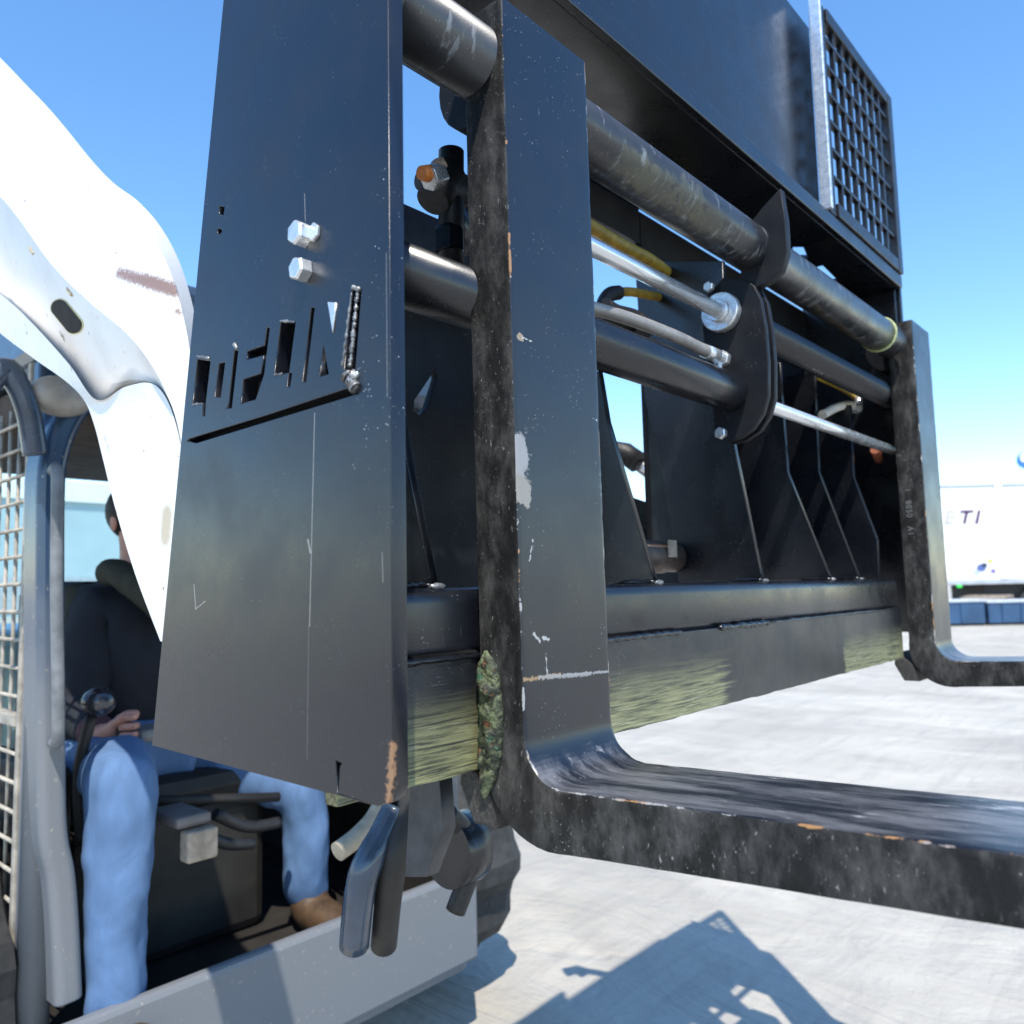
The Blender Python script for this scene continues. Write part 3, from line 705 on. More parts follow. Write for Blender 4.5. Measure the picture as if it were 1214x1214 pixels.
# post with rounded outer corner, running into a curved header
def sweep(name, pts, sec, mat, parent, smooth=True):
    V = []; F = []; m = len(sec)
    for i, p in enumerate(pts):
        a = pts[max(0, i-1)]; b = pts[min(len(pts)-1, i+1)]; t = (b-a).normalized(); yv = Vector((0, 1, 0)); sx = yv.cross(t).normalized()
        for (u, v) in sec: V.append(p+sx*u+yv*v)
    for i in range(len(pts)-1):
        for k in range(m): k2 = (k+1) % m; F.append((i*m+k, i*m+k2, (i+1)*m+k2, (i+1)*m+k))
    F.append(tuple(range(m))); F.append(tuple((len(pts)-1)*m+k for k in range(m)))
    return mk(name, V, F, mat, parent, bevel=.004)
def rrect(w, d, r, n=5):
    out = []
    for cx, cy, a0 in ((w/2-r, d-r, 0), (-w/2+r, d-r, 90), (-w/2+r, r, 180), (w/2-r, r, 270)):
        for k in range(n+1): a = math.radians(a0+90*k/n); out.append((cx+math.cos(a)*r, cy+math.sin(a)*r))
    return out
pw = abs(cabpt(82, 700).x-cabpt(48, 700).x)
path = [cabpt(84, 1190), cabpt(80, 1100), cabpt(75, 1040), cabpt(67, 1000), cabpt(64, 940), cabpt(63, 800), cabpt(63, 650), cabpt(64, 570), cabpt(69, 535), cabpt(82, 500), cabpt(105, 470), cabpt(150, 440), cabpt(230, 425), cabpt(330, 418)]
path = spline(path, 4)
def post_mat():
    n = NT('cab_post_paint'); sx = n.t.nodes.new('ShaderNodeSeparateXYZ'); n.link(n.pos, sx.inputs[0])
    low = n.math('ADD', sx.outputs[2], n.math('MULTIPLY', n.math('SUBTRACT', n.noise(9, 5), .5), .25))
    z1 = cabpt(60, 640).z+HC; z0 = cabpt(60, 880).z+HC
    dust = n.ramp(low, z1, z0)
    col = n.mix(n.math('MULTIPLY', dust, .8), (.03, .06, .11), (.19, .195, .20)); col = n.mix(n.ramp(n.noise(70, 5, .7), .62, .7), col, (.33, .30, .25))
    n.set(col=col, rough=n.mixf(dust, .2, .45)); return n.m
POST = post_mat()
sweep('cab_frame', path, rrect(pw, .10, .018), POST, ms)
XS = .575                                        # outer side plane of the cab
tube('side_post', [Vector((XS+.03, YC+.075, -.95)), Vector((XS+.03, YC+.075, .42)), Vector((XS+.05, YC+.10, .50))], .030, POST, ms, 24)
box('side_post', (XS+.004, XS+.03), (YC+.07, YC+.112), (-.95, .50), POST, ms, .008)
gb = [cabpt(59, 560)+Vector((-.0, -.02, 0)), cabpt(57, 570)+Vector((-.0, -.05, 0)), cabpt(56, 700)+Vector((0, -.05, 0)), cabpt(58, 860)+Vector((0, -.05, 0)), cabpt(61, 880)+Vector((0, -.01, 0))]
tube('grab_handle', spline(gb, 5), .0115, DIRTY, ms, 18)
# roof, header underside, worklight
box('roof', (XS, 1.74), (YC-.14, 3.0), (.50, .67), BLUEM, ms, .03)  # front overhang added to throw shade on the operator's left leg
box('roof_liner', (XS+.04, 1.70), (YC+.10, 2.9), (.40, .494), simple('brown_headliner', (.05, .03, .018), .8, 0, .3, 10), ms, .01)
lv, lf = sph(W(72, 470, Y=YC-.02), .055, 24, 14, (1.1, .8, .75)); mk('work_light', lv, lf, simple('dusty_lamp_lens', (.30, .28, .25), .3, 0, .2, 20), ms, smooth=True)
tube('header_pipe', spline([W(-60, 520, Y=YC-.03), W(0, 440, Y=YC-.03), W(20, 455, Y=YC-.03), W(34, 490, Y=YC-.03), W(42, 540, Y=YC-.02)], 6), .022, BLUEM, ms, 18)
# side window mesh: thin bars, real geometry, in the side plane
sm = box('side_mesh_frame', (XS, XS+.02), (YC+.114, YC+.13), (-.95, .50), MESHM, ms, .003)
y0m, y1m = YC+.13, 3.0; zz0, zz1 = -.78, .42
yy = y0m+.012
while yy < y1m:
    tube('mesh_bar', [(XS+.012, yy, zz0), (XS+.012, yy, zz1)], .0042, MESHM if True else MESHM, ms, 8); yy += .062
zz = zz0
while zz < zz1:
    tube('mesh_bar', [(XS+.006, y0m, zz), (XS+.006, y1m, zz)], .0042, MESHM, ms, 8); zz += .058
box('side_mesh_rail', (XS-.004, XS+.024), (y0m, y1m), (-.26, -.235), MESHM, ms, .003)
box('side_mesh_rail', (XS-.004, XS+.024), (y0m, y1m), (-.84, -.78), MESHM, ms, .003)
box('side_panel', (XS, XS+.02), (y0m, 3.0), (-1.0, -.84), TAN, ms, .004)
# rear window with a white rail, rear posts
YR = 2.95
GL = NT('tinted_rear_glass'); GL.set(col=(.70, .88, .90), rough=.03, trans=1, ior=1.1)
rw = box('rear_window', (XS+.05, 1.70), (YR, YR+.006), (-.50, .40), GL.m, ms, 0)
box('rear_post', (XS, XS+.05), (YR-.02, YR+.06), (-.95, .50), BLUEM, ms, .01)
box('rear_post', (1.69, 1.74), (YR-.02, YR+.06), (-.95, .50), BLUEM, ms, .01)
box('rear_wall', (XS+.05, 1.70), (YR, YR+.03), (-.95, -.505), DARK, ms, .005)
box('side_wall', (1.71, 1.74), (YC+.1, YR-.02), (-.95, .50), DARK, ms, .005)
tube('front_post', [(1.70, YC+.05, -.95), (1.70, YC+.05, .45)], .04, POST, ms, 20)
# floor, seat, consoles, pedals
box('floor_panel', (XS+.03, 1.72), (YC-.02, YR), (-.98, -.93), DARK, ms, .005)
box('front_threshold', (XS+.03, 1.72), (YC-.06, YC-.022), (-1.05, -.80), POST, ms, .012)
box('seat_base', (.78, 1.30), (2.12, 2.62), (-.93, -.56), DARK, ms, .03)
box('seat_cushion', (.77, 1.31), (2.08, 2.60), (-.555, -.47), DARK, ms, .04)
box('seat_back', (.80, 1.28), (2.54, 2.66), (-.47, .05), DARK, ms, .04)
box('console', (.63, .70), (1.90, 2.5), (-.60, -.36), DARK, ms, .02)
box('console', (1.45, 1.68), (1.90, 2.5), (-.60, -.36), DARK, ms, .02)
pd = W(208, 965, Y=1.80)
box('foot_pedal', (pd.x-.035, pd.x+.045), (1.72, 1.86), (pd.z-.015, pd.z+.01), simple('worn_pedal_rubber', (.16, .14, .13), .5), ms, .008)
box('foot_pedal', (pd.x-.02, pd.x+.05), (1.70, 1.74), (pd.z-.085, pd.z-.02), TAN, ms, .006)
tube('cross_pipe', [W(170, 950, Y=1.88), W(330, 945, Y=1.88)], .012, DARK, ms, 12)
for a, b, c_, d in ((235, 985, 300, 1000), (255, 965, 330, 975)):
    tube('cable', spline([W(a, b, Y=1.8), W((a+c_)/2, b+15, Y=1.8), W(c_, d, Y=1.8)], 5), .014, RUBBER, ms, 12)
# shiny lever knob and levers
kc = W(117, 832, Y=1.86); kv, kf = sph(kc, .034, 28, 16, (1.05, 1, .92)); KN = simple('glossy_black_knob', (.02, .022, .03), .22, 0, .1, 20, coat=.8)
lever = tube('control_lever', spline([kc+Vector((-.02, .02, -.30)), kc+Vector((-.03, .02, -.15)), kc+Vector((-.01, .01, -.03))], 5), .012, DARK, ms, 12)
mk('lever_knob', kv, kf, KN, lever, smooth=True)
jc = W(146, 876, Y=1.93); lever2 = tube('control_lever', [jc+Vector((.01, 0, -.35)), jc+Vector((0, 0, .045))], .015, DARK, ms, 14)
lv, lf = boxvf(jc.x+.02, jc.x+.10, 1.88, 1.98, jc.z-.01, jc.z+.02); mk('lever_boot', lv, lf, simple('grey_lever_boot', (.2, .19, .18), .5), ms, bevel=.012)
# chassis and wheels
box('chassis', (.62, 1.70), (YC-.04, 3.4), (-1.08, -.985), POST, ms, .02)
box('rear_body', (.62, 1.70), (3.02, 3.9), (-.98, -.10), WHITE, ms, .04)
def wheel(cx, cy, r=.40, wd=.28):
    prof = [(-wd/2, r*.55), (-wd/2, r*.82), (-wd*.46, r*.93), (-wd*.30, r*.985), (0, r), (wd*.30, r*.985), (wd*.46, r*.93), (wd/2, r*.82), (wd/2, r*.55)]
    N = 48; V = []; F = []
    for k in range(N):
        a = 2*math.pi*k/N
        for i, (x_, rr) in enumerate(prof):
            g = 1 if (k//2) % 2 == 0 else (.94 if .9*r < rr else 1)
            V.append((cx+x_, cy+math.cos(a)*rr*g, -HC+.40+math.sin(a)*rr*g))
    m_ = len(prof)
    for k in range(N):
        for i in range(m_-1): F.append((k*m_+i, k*m_+i+1, ((k+1) % N)*m_+i+1, ((k+1) % N)*m_+i))
    o = mk('wheel', V, F, TYRE, ms)
    s = -1 if cx < 1.15 else 1
    rv, rf = tubevf([(cx+s*.06, cy, -HC+.40), (cx+s*.10, cy, -HC+.40), (cx+s*.10, cy, -HC+.40)], [r*.56, r*.56, r*.35], 32); mk('rim', rv, rf, WHITE, o)
    for k in range(8):
        a = k*math.pi/4; hexhead('wheel_nut', (cx+s*.10, cy+math.cos(a)*.11, -HC+.4+math.sin(a)*.11), (s, 0, 0), .013, .012, STEEL, o)
for cx in (.44, 1.88):
    for cy in (2.15, 3.25): wheel(cx, cy)
# coupler behind the carriage: dark plates, pin, tilt cylinder, hoses
th = [W(a, b, Y=.80) for a, b in ((517, 437), (518, 448), (507, 482), (498, 492), (490, 488), (492, 474), (505, 455))]
prism('quick_coupler_plate', [W(a, b, Y=.80) for a, b in ((452, 330), (590, 330), (590, 700), (500, 720), (452, 700))], 'Y', .80, .812, PAINT_DULL, ms, [th])
prism('quick_coupler_plate', [W(a, b, Y=.90) for a, b in ((735, 560), (752, 590), (782, 600), (900, 600), (900, 705), (700, 705), (700, 560))], 'Y', .90, .912, PAINT, ms)
pin0 = W(772, 660, Y=.70); tube('coupler_pin', [pin0+Vector((-.06, 0, 0)), pin0+Vector((.03, 0, 0)), pin0+Vector((.034, 0, 0)), pin0+Vector((.07, 0, 0))], [.027, .027, .025, .025], simple('rusty_brown_pin', (.09, .065, .05), .5, .3, .3, 40), ms, 32)
box('pin_lit_patch', (pin0.x+.005, pin0.x+.030), (pin0.y-.031, pin0.y-.0275), (pin0.z-.002, pin0.z+.026), TAN, ms, .001)  # tan patch painting the sunlit spot on the pin
ta = W(750, 545, Y=1.02); tb = W(800, 582, Y=.95)
tube('tilt_cylinder', [ta, ta.lerp(tb, 1.0)], .017, CHROME, ms, 24)
kv, kf = sph(W(748, 543, Y=1.02), .024, 18, 12, (1, .8, 1)); mk('cylinder_knuckle', kv, kf, simple('beige_knuckle', (.22, .19, .15), .5), ms, smooth=True)
tube('tilt_cylinder', [W(722, 535, Y=1.05), W(742, 538, Y=1.03), W(756, 548, Y=1.0)], .026, RUBBER, ms, 20)
# dark parts under the end plate
prism('coupler_leg', [W(a, b, X=.62) for a, b in ((486, 925), (521, 925), (525, 985), (505, 1040), (480, 1040))], 'X', .62, .64, simple('coupler_grey', (.045, .045, .05), .5, 0, .3, 30), ms)
tube('coupler_hose', spline([W(470, 960, Y=.95), W(455, 990, Y=.95), W(430, 1040, Y=.95), W(420, 1120, Y=1.0)], 5), .022, BLUEM, ms, 18)
tube('coupler_hose', spline([W(492, 930, Y=.93), W(485, 965, Y=.93), W(465, 1030, Y=.93), W(455, 1120, Y=1.0)], 5), .020, DARK, ms, 18)
tube('lift_arm_crosstube', [W(545, 1005, Y=.95)+Vector((-.03, 0, 0)), W(545, 1005, Y=.95)+Vector((.02, 0, 0)), W(545, 1005, Y=.95)+Vector((.03, 0, 0))], [.055, .055, .04], PAINT, ms, 28)
tube('coupler_hose', spline([W(530, 965, Y=.93), W(550, 985, Y=.93), W(560, 1020, Y=.93), W(540, 1080, Y=.95)], 5), .016, RUBBER, ms, 18)
tube('tan_hose', spline([W(452, 955, Y=1.2), W(440, 975, Y=1.2), W(420, 995, Y=1.2), W(400, 1010, Y=1.2)], 5), .017, simple('cream_hose_cover', (.36, .31, .23), .7, 0, .2, 40), ms, 14)

# ================================================================ PERSON
per = thing('person', 'person in dark jacket and blue jeans seated in the cab, gripping a lever', 'person', (1.0, 2.3, -.47))
SKIN = simple('skin', (.48, .24, .18), .5, 0, .1, 40, .0004, 300)
def cloth(name, col, var=.25, sc=18):
    n = NT(name); wv = n.noise(14, 5, .6, (1, 1, .5), 1.2)
    n.set(col=n.mix(n.ramp(wv, .3, .7), tuple(c_*(1-var) for c_ in col), tuple(c_*(1+var) for c_ in col)), rough=.85, sheen=.0)
    n.bump(n.math('ADD', n.noise(sc, 4, .6, (1, 1, .45), 1.5), n.math('MULTIPLY', n.noise(900, 2), .03)), .004, .6); return n.m
JACK = cloth('dark_navy_jacket', (.010, .012, .018)); OLIVE = cloth('olive_hood', (.035, .036, .024)); MAROON = cloth('maroon_cuff', (.10, .04, .045), .2)
JEAN = cloth('blue_denim', (.085, .16, .30), .13, 14)
def skin(name, nodes, edges, mat, parent, root=0, lev=2, wr=0, ns=12):
    me = bpy.data.meshes.new(name); d = off(parent); me.from_pydata([Vector(p[:3])+d for p in nodes], edges, [])
    o = bpy.data.objects.new('t', me); C.objects.link(o); m = o.modifiers.new('s', 'SKIN'); m.use_smooth_shade = True; m.branch_smoothing = .4
    for i, p in enumerate(nodes):
        r = p[3]; me.skin_vertices[0].data[i].radius = r if isinstance(r, tuple) else (r, r)
    me.skin_vertices[0].data[root].use_root = True
    s = o.modifiers.new('u', 'SUBSURF'); s.levels = lev; s.render_levels = lev
    dg = bpy.context.evaluated_depsgraph_get(); m2 = bpy.data.meshes.new_from_object(o.evaluated_get(dg)); m2.name = name; bpy.data.objects.remove(o)
    if wr:
        for v in m2.vertices:
            v.co += v.normal*wr*noise.fractal(Vector((v.co.x*ns, v.co.y*ns, v.co.z*ns*.6)), 1, 2, 3)
    m2.materials.clear(); return fin(name, m2, mat, parent, True)
HD = W(170, 618, Y=2.30)
pel = Vector((1.0, 2.33, -.40)); ch = Vector((1.0, 2.30, -.10)); nk = Vector((HD.x-.01, 2.31, HD.z-.16))
rs_ = W(108, 712, Y=2.28); ls_ = Vector((2*1.0-rs_.x, 2.30, rs_.z))
re_ = W(92, 850, Y=2.22); rh = W(119, 872, Y=2.0); le = Vector((1.28, 2.25, -.38)); lh = Vector((1.35, 1.98, -.32))
rk = W(146, 905, Y=1.77); lk = W(362, 925, Y=2.0)
rk.z -= .02; lk.z -= .03
rank = Vector((rk.x-.01, rk.y-.0, -.86)); lank = Vector((lk.x+.01, lk.y, -.86))
hipr = Vector((.88, 2.30, -.43)); hipl = Vector((1.12, 2.30, -.43))
# one continuous body
nd = [(*pel, .12), (*Vector((1.0, 2.31, -.25)), .12), (*ch, (.14, .11)), (*nk, .052), (*(HD+Vector((0, 0, -.07))), .062), (*HD, .078), (*(HD+Vector((0, 0, .07))), .062),
      (*rs_, .05), (*re_, .04), (*rh, .026), (*ls_, .05), (*le, .04), (*lh, .026),
      (*hipr, .08), (*rk, .05), (*rank, .036), (*hipl, .08), (*lk, .05), (*lank, .036), (*(rank+Vector((0, -.15, -.04))), .03), (*(lank+Vector((0, -.15, -.04))), .03)]
ed = [(0, 1), (1, 2), (2, 3), (3, 4), (4, 5), (5, 6), (2, 7), (7, 8), (8, 9), (2, 10), (10, 11), (11, 12), (0, 13), (13, 14), (14, 15), (0, 16), (16, 17), (17, 18), (15, 19), (18, 20)]
# right hand: palm and five curled fingers reaching round the lever
hd = (jc+Vector((0, 0, .02))-rh).normalized()
base = len(nd); palm = rh+hd*.045; nd.append((*palm, (.034, .017))); ed.append((9, base))
fx = Vector((.5, -.85, 0)).normalized(); 
for k in range(4):
    z_ = .030-.020*k; ln = (.9, 1.0, .95, .78)[k]
    a = palm+hd*.018+Vector((0, 0, z_)); b = a+(hd*.45+Vector((-.15, -.8, .0))).normalized()*.033*ln; c3 = b+(hd*.9+Vector((.25, -.25, -.1))).normalized()*.025*ln; d3 = c3+(hd*.5+Vector((.1, .75, -.1))).normalized()*.020*ln
    i0 = len(nd); nd += [(*a, .0105), (*b, .0098), (*c3, .0088), (*d3, .0078)]; ed += [(base, i0), (i0, i0+1), (i0+1, i0+2), (i0+2, i0+3)]
a = palm+Vector((-.01, -.02, .02)); i0 = len(nd); nd += [(*a, .013), (*(a+Vector((.018, -.030, .024))), .0115), (*(a+Vector((.045, -.034, .022))), .0095)]; ed += [(base, i0), (i0, i0+1), (i0+1, i0+2)]
# left hand
b2 = len(nd); pl2 = lh+Vector((0, -.045, 0)); nd.append((*pl2, (.034, .017))); ed.append((12, b2))
for k in range(4):
    a = pl2+Vector((-.03+.02*k, -.03, 0)); i0 = len(nd); nd += [(*a, .010), (*(a+Vector((0, -.034, -.012))), .009), (*(a+Vector((0, -.045, -.036))), .008)]; ed += [(b2, i0), (i0, i0+1), (i0+1, i0+2)]
a = pl2+Vector((-.035, .0, 0)); i0 = len(nd); nd += [(*a, .012), (*(a+Vector((-.02, -.03, -.02))), .010)]; ed += [(b2, i0), (i0, i0+1)]
skin('body', nd, ed, SKIN, per, 0, 2)
hv, hf = [], []
# facial features, ears, hair
fv = HD+Vector((0, -.085, -.01))
nv, nf = sph(fv+Vector((0, -.008, 0)), .014, 12, 8, (.8, 1, 1.5)); mk('nose', nv, nf, SKIN, per, smooth=True)
for s in (-1, 1):
    v_, f_ = sph(HD+Vector((s*.031, -.074, .012)), .012, 12, 8); eye = mk('eye', v_, f_, simple('eye_white', (.6, .6, .58), .2), per, smooth=True)
    v_, f_ = sph(HD+Vector((s*.082, .0, -.005)), .022, 12, 8, (.35, .75, 1.2)); mk('ear', v_, f_, SKIN, per, smooth=True)
v_, f_ = sph(HD+Vector((0, -.078, -.052)), .018, 12, 8, (1.3, .5, .35)); mk('mouth', v_, f_, simple('lips', (.4, .16, .14), .5), per, smooth=True)
v_, f_ = sph(HD+Vector((0, .014, .03)), .100, 24, 16, (.93, 1.03, .93)); v_ = [Vector(p) for p in v_]
v_ = [p+Vector((0, max(0, (HD.z-.0-p.z))*.6, 0)) if p.y < HD.y else p for p in v_]
HAIR = simple('dark_hair', (.012, .010, .010), .6, 0, .3, 60, .003, 120); mk('hair', v_, f_, HAIR, per, smooth=True)
# clothing
jn = [(*(pel+Vector((0, -.01, .02))), (.175, .15)), (*Vector((1.0, 2.29, -.22)), (.185, .15)), (*ch, (.19, .145)), (*Vector((1.0, 2.31, ch.z+.13)), (.13, .11)), (*(nk+Vector((0, 0, -.01))), .075),
      (*rs_, .080), (*rs_.lerp(re_, .5), .072), (*re_, .064), (*re_.lerp(rh, .55), .052), (*re_.lerp(rh, .80), .046), (*ls_, .080), (*le, .064), (*le.lerp(lh, .8), .048)]
skin('jacket', jn, [(0, 1), (1, 2), (2, 3), (3, 4), (2, 5), (5, 6), (6, 7), (7, 8), (8, 9), (2, 10), (10, 11), (11, 12)], JACK, per, 0, 2, .010, 14)
skin('cuff', [(*re_.lerp(rh, .70), .050), (*re_.lerp(rh, .86), .046), (*re_.lerp(rh, 1.0), .040)], [(0, 1), (1, 2)], MAROON, per, 0, 2, .003)
hoodp = [W(118, 690, Y=2.26), W(132, 672, Y=2.23), W(150, 684, Y=2.18), W(172, 705, Y=2.13), W(198, 735, Y=2.12), W(225, 700, Y=2.2), W(228, 668, Y=2.3)]
skin('hood', [(*p, r_) for p, r_ in zip(hoodp, (.03, .045, .042, .036, .03, .036, .04))], [(i, i+1) for i in range(6)], OLIVE, per, 0, 2, .005)
skin('sleeve_lining', [(*W(90, 672+18, Y=2.34), .04), (*W(88, 740, Y=2.32), .05), (*W(90, 800, Y=2.3), .045)], [(0, 1), (1, 2)], OLIVE, per, 0, 2, .004)
jj = [(*pel, (.165, .13)), (*hipr, .10), (*hipr.lerp(rk, .5), .088), (*rk, .078), (*rk.lerp(rank, .35), .070), (*rk.lerp(rank, .7), .062), (*(rank+Vector((0, 0, -.03))), .062),
      (*hipl, .10), (*hipl.lerp(lk, .5), .088), (*lk, .078), (*lk.lerp(lank, .35), .070), (*lk.lerp(lank, .7), .062), (*(lank+Vector((0, 0, -.03))), .062)]
skin('jeans', jj, [(0, 1), (1, 2), (2, 3), (3, 4), (4, 5), (5, 6), (0, 7), (7, 8), (8, 9), (9, 10), (10, 11), (11, 12)], JEAN, per, 0, 3, .012, 13)
for an in (rank, lank):
    skin('boot', [(*(an+Vector((0, 0, .05))), .058), (*(an+Vector((0, .0, -.02))), .062), (*(an+Vector((0, -.09, -.025))), (.056, .054)), (*(an+Vector((0, -.20, -.045))), (.048, .036))], [(0, 1), (1, 2), (2, 3)], simple('brown_boot_leather', (.07, .04, .02), .6, 0, .3, 30), per, 0, 2)

# ================================================================ BACKGROUND
def far(px, py, D): return W(px, py, D=D)
DT = 24.0
tl = far(985, 690, DT); tr = far(1420, 690, DT); ux = Vector((tr.x-tl.x, tr.y-tl.y, 0)); LEN = ux.length; ux.normalize(); uy = Vector((-ux.y, ux.x, 0))
if uy.x < 0: uy = -uy
ztr = far(1150, 573, DT).z; zfl = far(1150, 690, DT).z
trl = thing('semi_trailer', 'white box trailer with purple lettering parked across the snowy lot', 'trailer', (tl.x, tl.y, -HC))
def tb_(name, a0, a1, b0, b1, z0, z1, mat, parent=trl, bevel=.02):
    V = [Vector((tl.x, tl.y, 0))+ux*a+uy*b+Vector((0, 0, z)) for a in (a0, a1) for b in (b0, b1) for z in (z0, z1)]
    _, f = boxvf(0, 1, 0, 1, 0, 1); return mk(name, V, f, mat, parent, bevel=bevel)
tb_('box_body', 0, LEN, 0, 2.5, zfl+.06, ztr-.08, WHITE_FLAT)
RAILM = simple('trailer_rail_metal', (.50, .51, .53), .4, .5, .1, 3)
tb_('roof_rail', -.02, LEN+.02, -.03, 2.53, ztr-.078, ztr, RAILM, bevel=.015)
tb_('floor_rail', -.02, LEN+.02, -.03, 2.53, zfl-.08, zfl+.058, RAILM, bevel=.015)
a = 1.2
while a < LEN:
    tb_('wall_panel_seam', a-.012, a+.012, -.012, -.001, zfl+.07, ztr-.09, simple('seam_grey', (.66, .67, .68), .5) if a == 1.2 else bpy.data.materials['seam_grey'], bevel=0); a += 1.22
sx_ = (far(1187, 600, DT)-far(985, 600, DT)).length
tb_('corner_post', sx_, sx_+.22, -.06, -.013, zfl+.06, ztr+.08, WHITE_FLAT)
PURP = simple('purple_lettering', (.07, .02, .07), .5)
def trtext(s, px, py, size, mat, bold, shear=.25, ws=1.3):
    o = far(px, py, DT); A = (Vector((o.x, o.y, 0))-Vector((tl.x, tl.y, 0))).dot(ux)
    p = Vector((tl.x, tl.y, 0))+ux*A-uy*.02; p.z = o.z
    t = text('lettering', s, size, mat, trl, p, ux, (0, 0, 1), .004, shear, bold, 1.35)
    d0 = p+off(trl)
    for q in t.data.vertices: q.co += ux*((q.co-d0).dot(ux))*(ws-1)
    return t
for ch_, px_ in (('T', 1139), ('I', 1158)): trtext(ch_, px_, 620, .56, PURP, .012, .25, 1.15)
trtext('E', 1121, 620, .56, simple('faded_lettering', (.42, .40, .46), .5), .0, .2)
tb_('lettering_line', 4.2, (far(1154, 600, DT)-far(985, 600, DT)).length, -.014, -.004, far(1150, 605.5, DT).z, far(1150, 604.4, DT).z, bpy.data.materials['seam_grey'], bevel=0)
for px, py, c_, r_ in ((1164, 673, (.10, .14, .35), .14), (1168, 670, (.03, .04, .08), .09), (1175, 665, (.55, .62, .1), .08), (1178, 677, (.2, .1, .4), .08), (1158, 679, (.45, .5, .75), .10)):
    o = far(px, py, DT); A = (Vector((o.x, o.y, 0))-Vector((tl.x, tl.y, 0))).dot(ux); p = Vector((tl.x, tl.y, 0))+ux*A; p.z = o.z
    V = [p+ux*math.cos(k*1.05+.3)*r_*(1+.3*math.sin(k*3))+Vector((0, 0, math.sin(k*1.05+.3)*r_*.9))-uy*.006 for k in range(6)]
    mk('decal', V+[q_-uy*.006 for q_ in V], [tuple(range(6)), tuple(range(11, 5, -1))]+[(k, (k+1) % 6, 6+(k+1) % 6, 6+k) for k in range(6)], simple('decal_print', c_, .5), trl)
for a_ in (6.2, 7.4):
    for b_ in (.15, 2.2):
        c0 = Vector((tl.x, tl.y, 0))+ux*a_+uy*b_; c0.z = -HC+.5; o = tube('wheel', [c0, c0+uy*.28], .5, TYRE, trl, 32, bevel=.04)
        tv, tf = tubevf([c0-uy*.01, c0+uy*.02], .26, 24); mk('rim', tv, tf, RAILM, o)
tb_('landing_gear', 4.75, 4.9, .3, .45, -HC, zfl-.09, DARK); tb_('landing_gear', 4.75, 4.9, 2.0, 2.15, -HC, zfl-.09, DARK)
tb_('underbody_box', 4.7, 9.8, .25, 2.1, -HC+.45, zfl-.085, DARK)
tb_('marker_light', 3.72, 3.88, -.05, -.031, zfl-.16, zfl-.08, simple('green_marker', (.05, .7, .1), .4))
# blue barriers in front of the trailer
BLUEB = simple('blue_barrier_paint', (.025, .07, .15), .45, 0, .2, 2)
def barrier(px0, px1, label, D=21.5):
    p = far(px0, 712, D); q = far(px1, 712, D); u = Vector((q.x-p.x, q.y-p.y, 0)); Lb = u.length; u.normalize(); n2 = Vector((-u.y, u.x, 0))
    zt2 = p.z; zb2 = -HC-.05; root = thing('blue_steel_bin', label, 'bin', (p.x, p.y, zb2), 'blue steel bins by the trailer')
    def bb(name, a0, a1, b0, b1, z0, z1, mat):
        V = [Vector((p.x, p.y, 0))+u*a+n2*b+Vector((0, 0, z)) for a in (a0, a1) for b in (b0, b1) for z in (z0, z1)]; _, f = boxvf(0, 1, 0, 1, 0, 1); mk(name, V, f, mat, root, bevel=.02)
    bb('bin_body', 0, Lb, 0, .9, zb2+.08, zt2-.07, BLUEB); bb('top_rim', -.04, Lb+.04, -.04, .94, zt2-.068, zt2, simple('pale_rim', (.45, .50, .58), .5)); bb('skid', 0, Lb, .1, .2, zb2, zb2+.078, DARK); bb('skid', 0, Lb, .7, .8, zb2, zb2+.078, DARK)
    k = .35
    while k < Lb-.2: bb('side_rib', k, k+.06, -.035, -.001, zb2+.09, zt2-.075, BLUEB); k += .5
barrier(1100, 1167, 'shorter low blue bin beside the far fork, left of the gap', 21.5)
barrier(1171, 1330, 'longer low blue bin at the right edge below the dark trailer underside', 21.5)
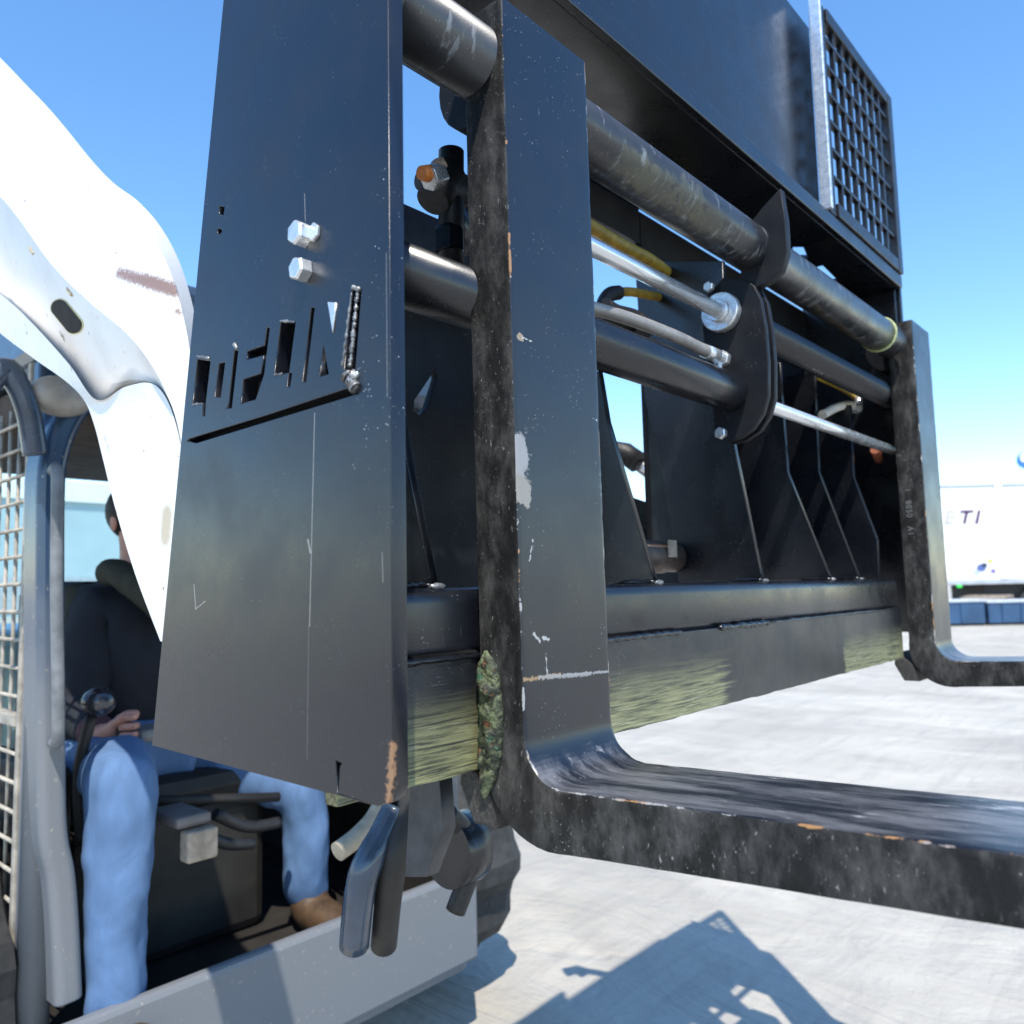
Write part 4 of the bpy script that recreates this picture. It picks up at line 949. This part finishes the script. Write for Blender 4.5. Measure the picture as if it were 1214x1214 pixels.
# low clutter between trailer and bins
prp = thing('pallet_pile', 'heap of brown pallets between blue bin and trailer', 'pallets', tuple(far(1148, 700, 22.8)*1))
pc = far(1130, 708, 22.8)
for i in range(5):
    for j in range(5):
        v, f = boxvf(pc.x-.1, pc.x+1.0, pc.y-1.3+.22*j, pc.y-1.3+.22*j+.13, -HC+.12+.15*i, -HC+.15+.15*i); mk('pallet_board', v, f, TAN, prp)
    for j in range(3):
        v, f = boxvf(pc.x-.1+.5*j, pc.x+.0+.5*j, pc.y-1.3, pc.y-.2, -HC+.02+.15*i, -HC+.118+.15*i); mk('pallet_block', v, f, TAN, prp)
# round blue-and-white sign behind the trailer
sg = far(1217, 546, 30); sgn = thing('round_sign', 'round white and blue sign on a pole above the trailer roof at right', 'sign', (sg.x, sg.y, -HC))
vd = Vector((sg.x, sg.y, 0)).normalized()
tube('sign_pole', [(sg.x, sg.y, -HC), (sg.x, sg.y, sg.z)], .06, RAILM, sgn, 14)
tube('sign_disc', [sg-vd*.10, sg-vd*.16], .32, simple('sign_blue', (.05, .20, .55), .4), sgn, 32)
tube('sign_face', [sg-vd*.161+Vector((0, 0, .10)), sg-vd*.18+Vector((0, 0, .10))], .2, WHITE_FLAT, sgn, 32)
# long white warehouse seen through the cab
wh = thing('warehouse', 'long low pale warehouse on the horizon behind the cab', 'warehouse', tuple(far(60, 700, 60)))
c0 = far(60, 700, 60)
def wbox(name, dx0, dx1, y0, y1, z0, z1, mat):
    v, f = boxvf(c0.x+dx0, c0.x+dx1, c0.y+y0, c0.y+y1, z0, z1); mk(name, v, f, mat, wh, bevel=.05)
wbox('wall', -20, 22, 0, 14, -HC-.1, 7.3, simple('pale_cladding', (.40, .50, .53), .6, 0, .05, .4)); wbox('roof_edge', -20.3, 22.3, -.3, 14.3, 7.31, 8.9, WHITE_FLAT)
for k in range(9): wbox('dock_door', -17+k*4.4, -14.4+k*4.4, -.06, -.01, -HC+.2, 1.6, RAILM)
# leave nothing unfinished: report
print('objects', len(bpy.data.objects), 'tris', sum(len(o.data.polygons) for o in bpy.data.objects if o.type == 'MESH'))
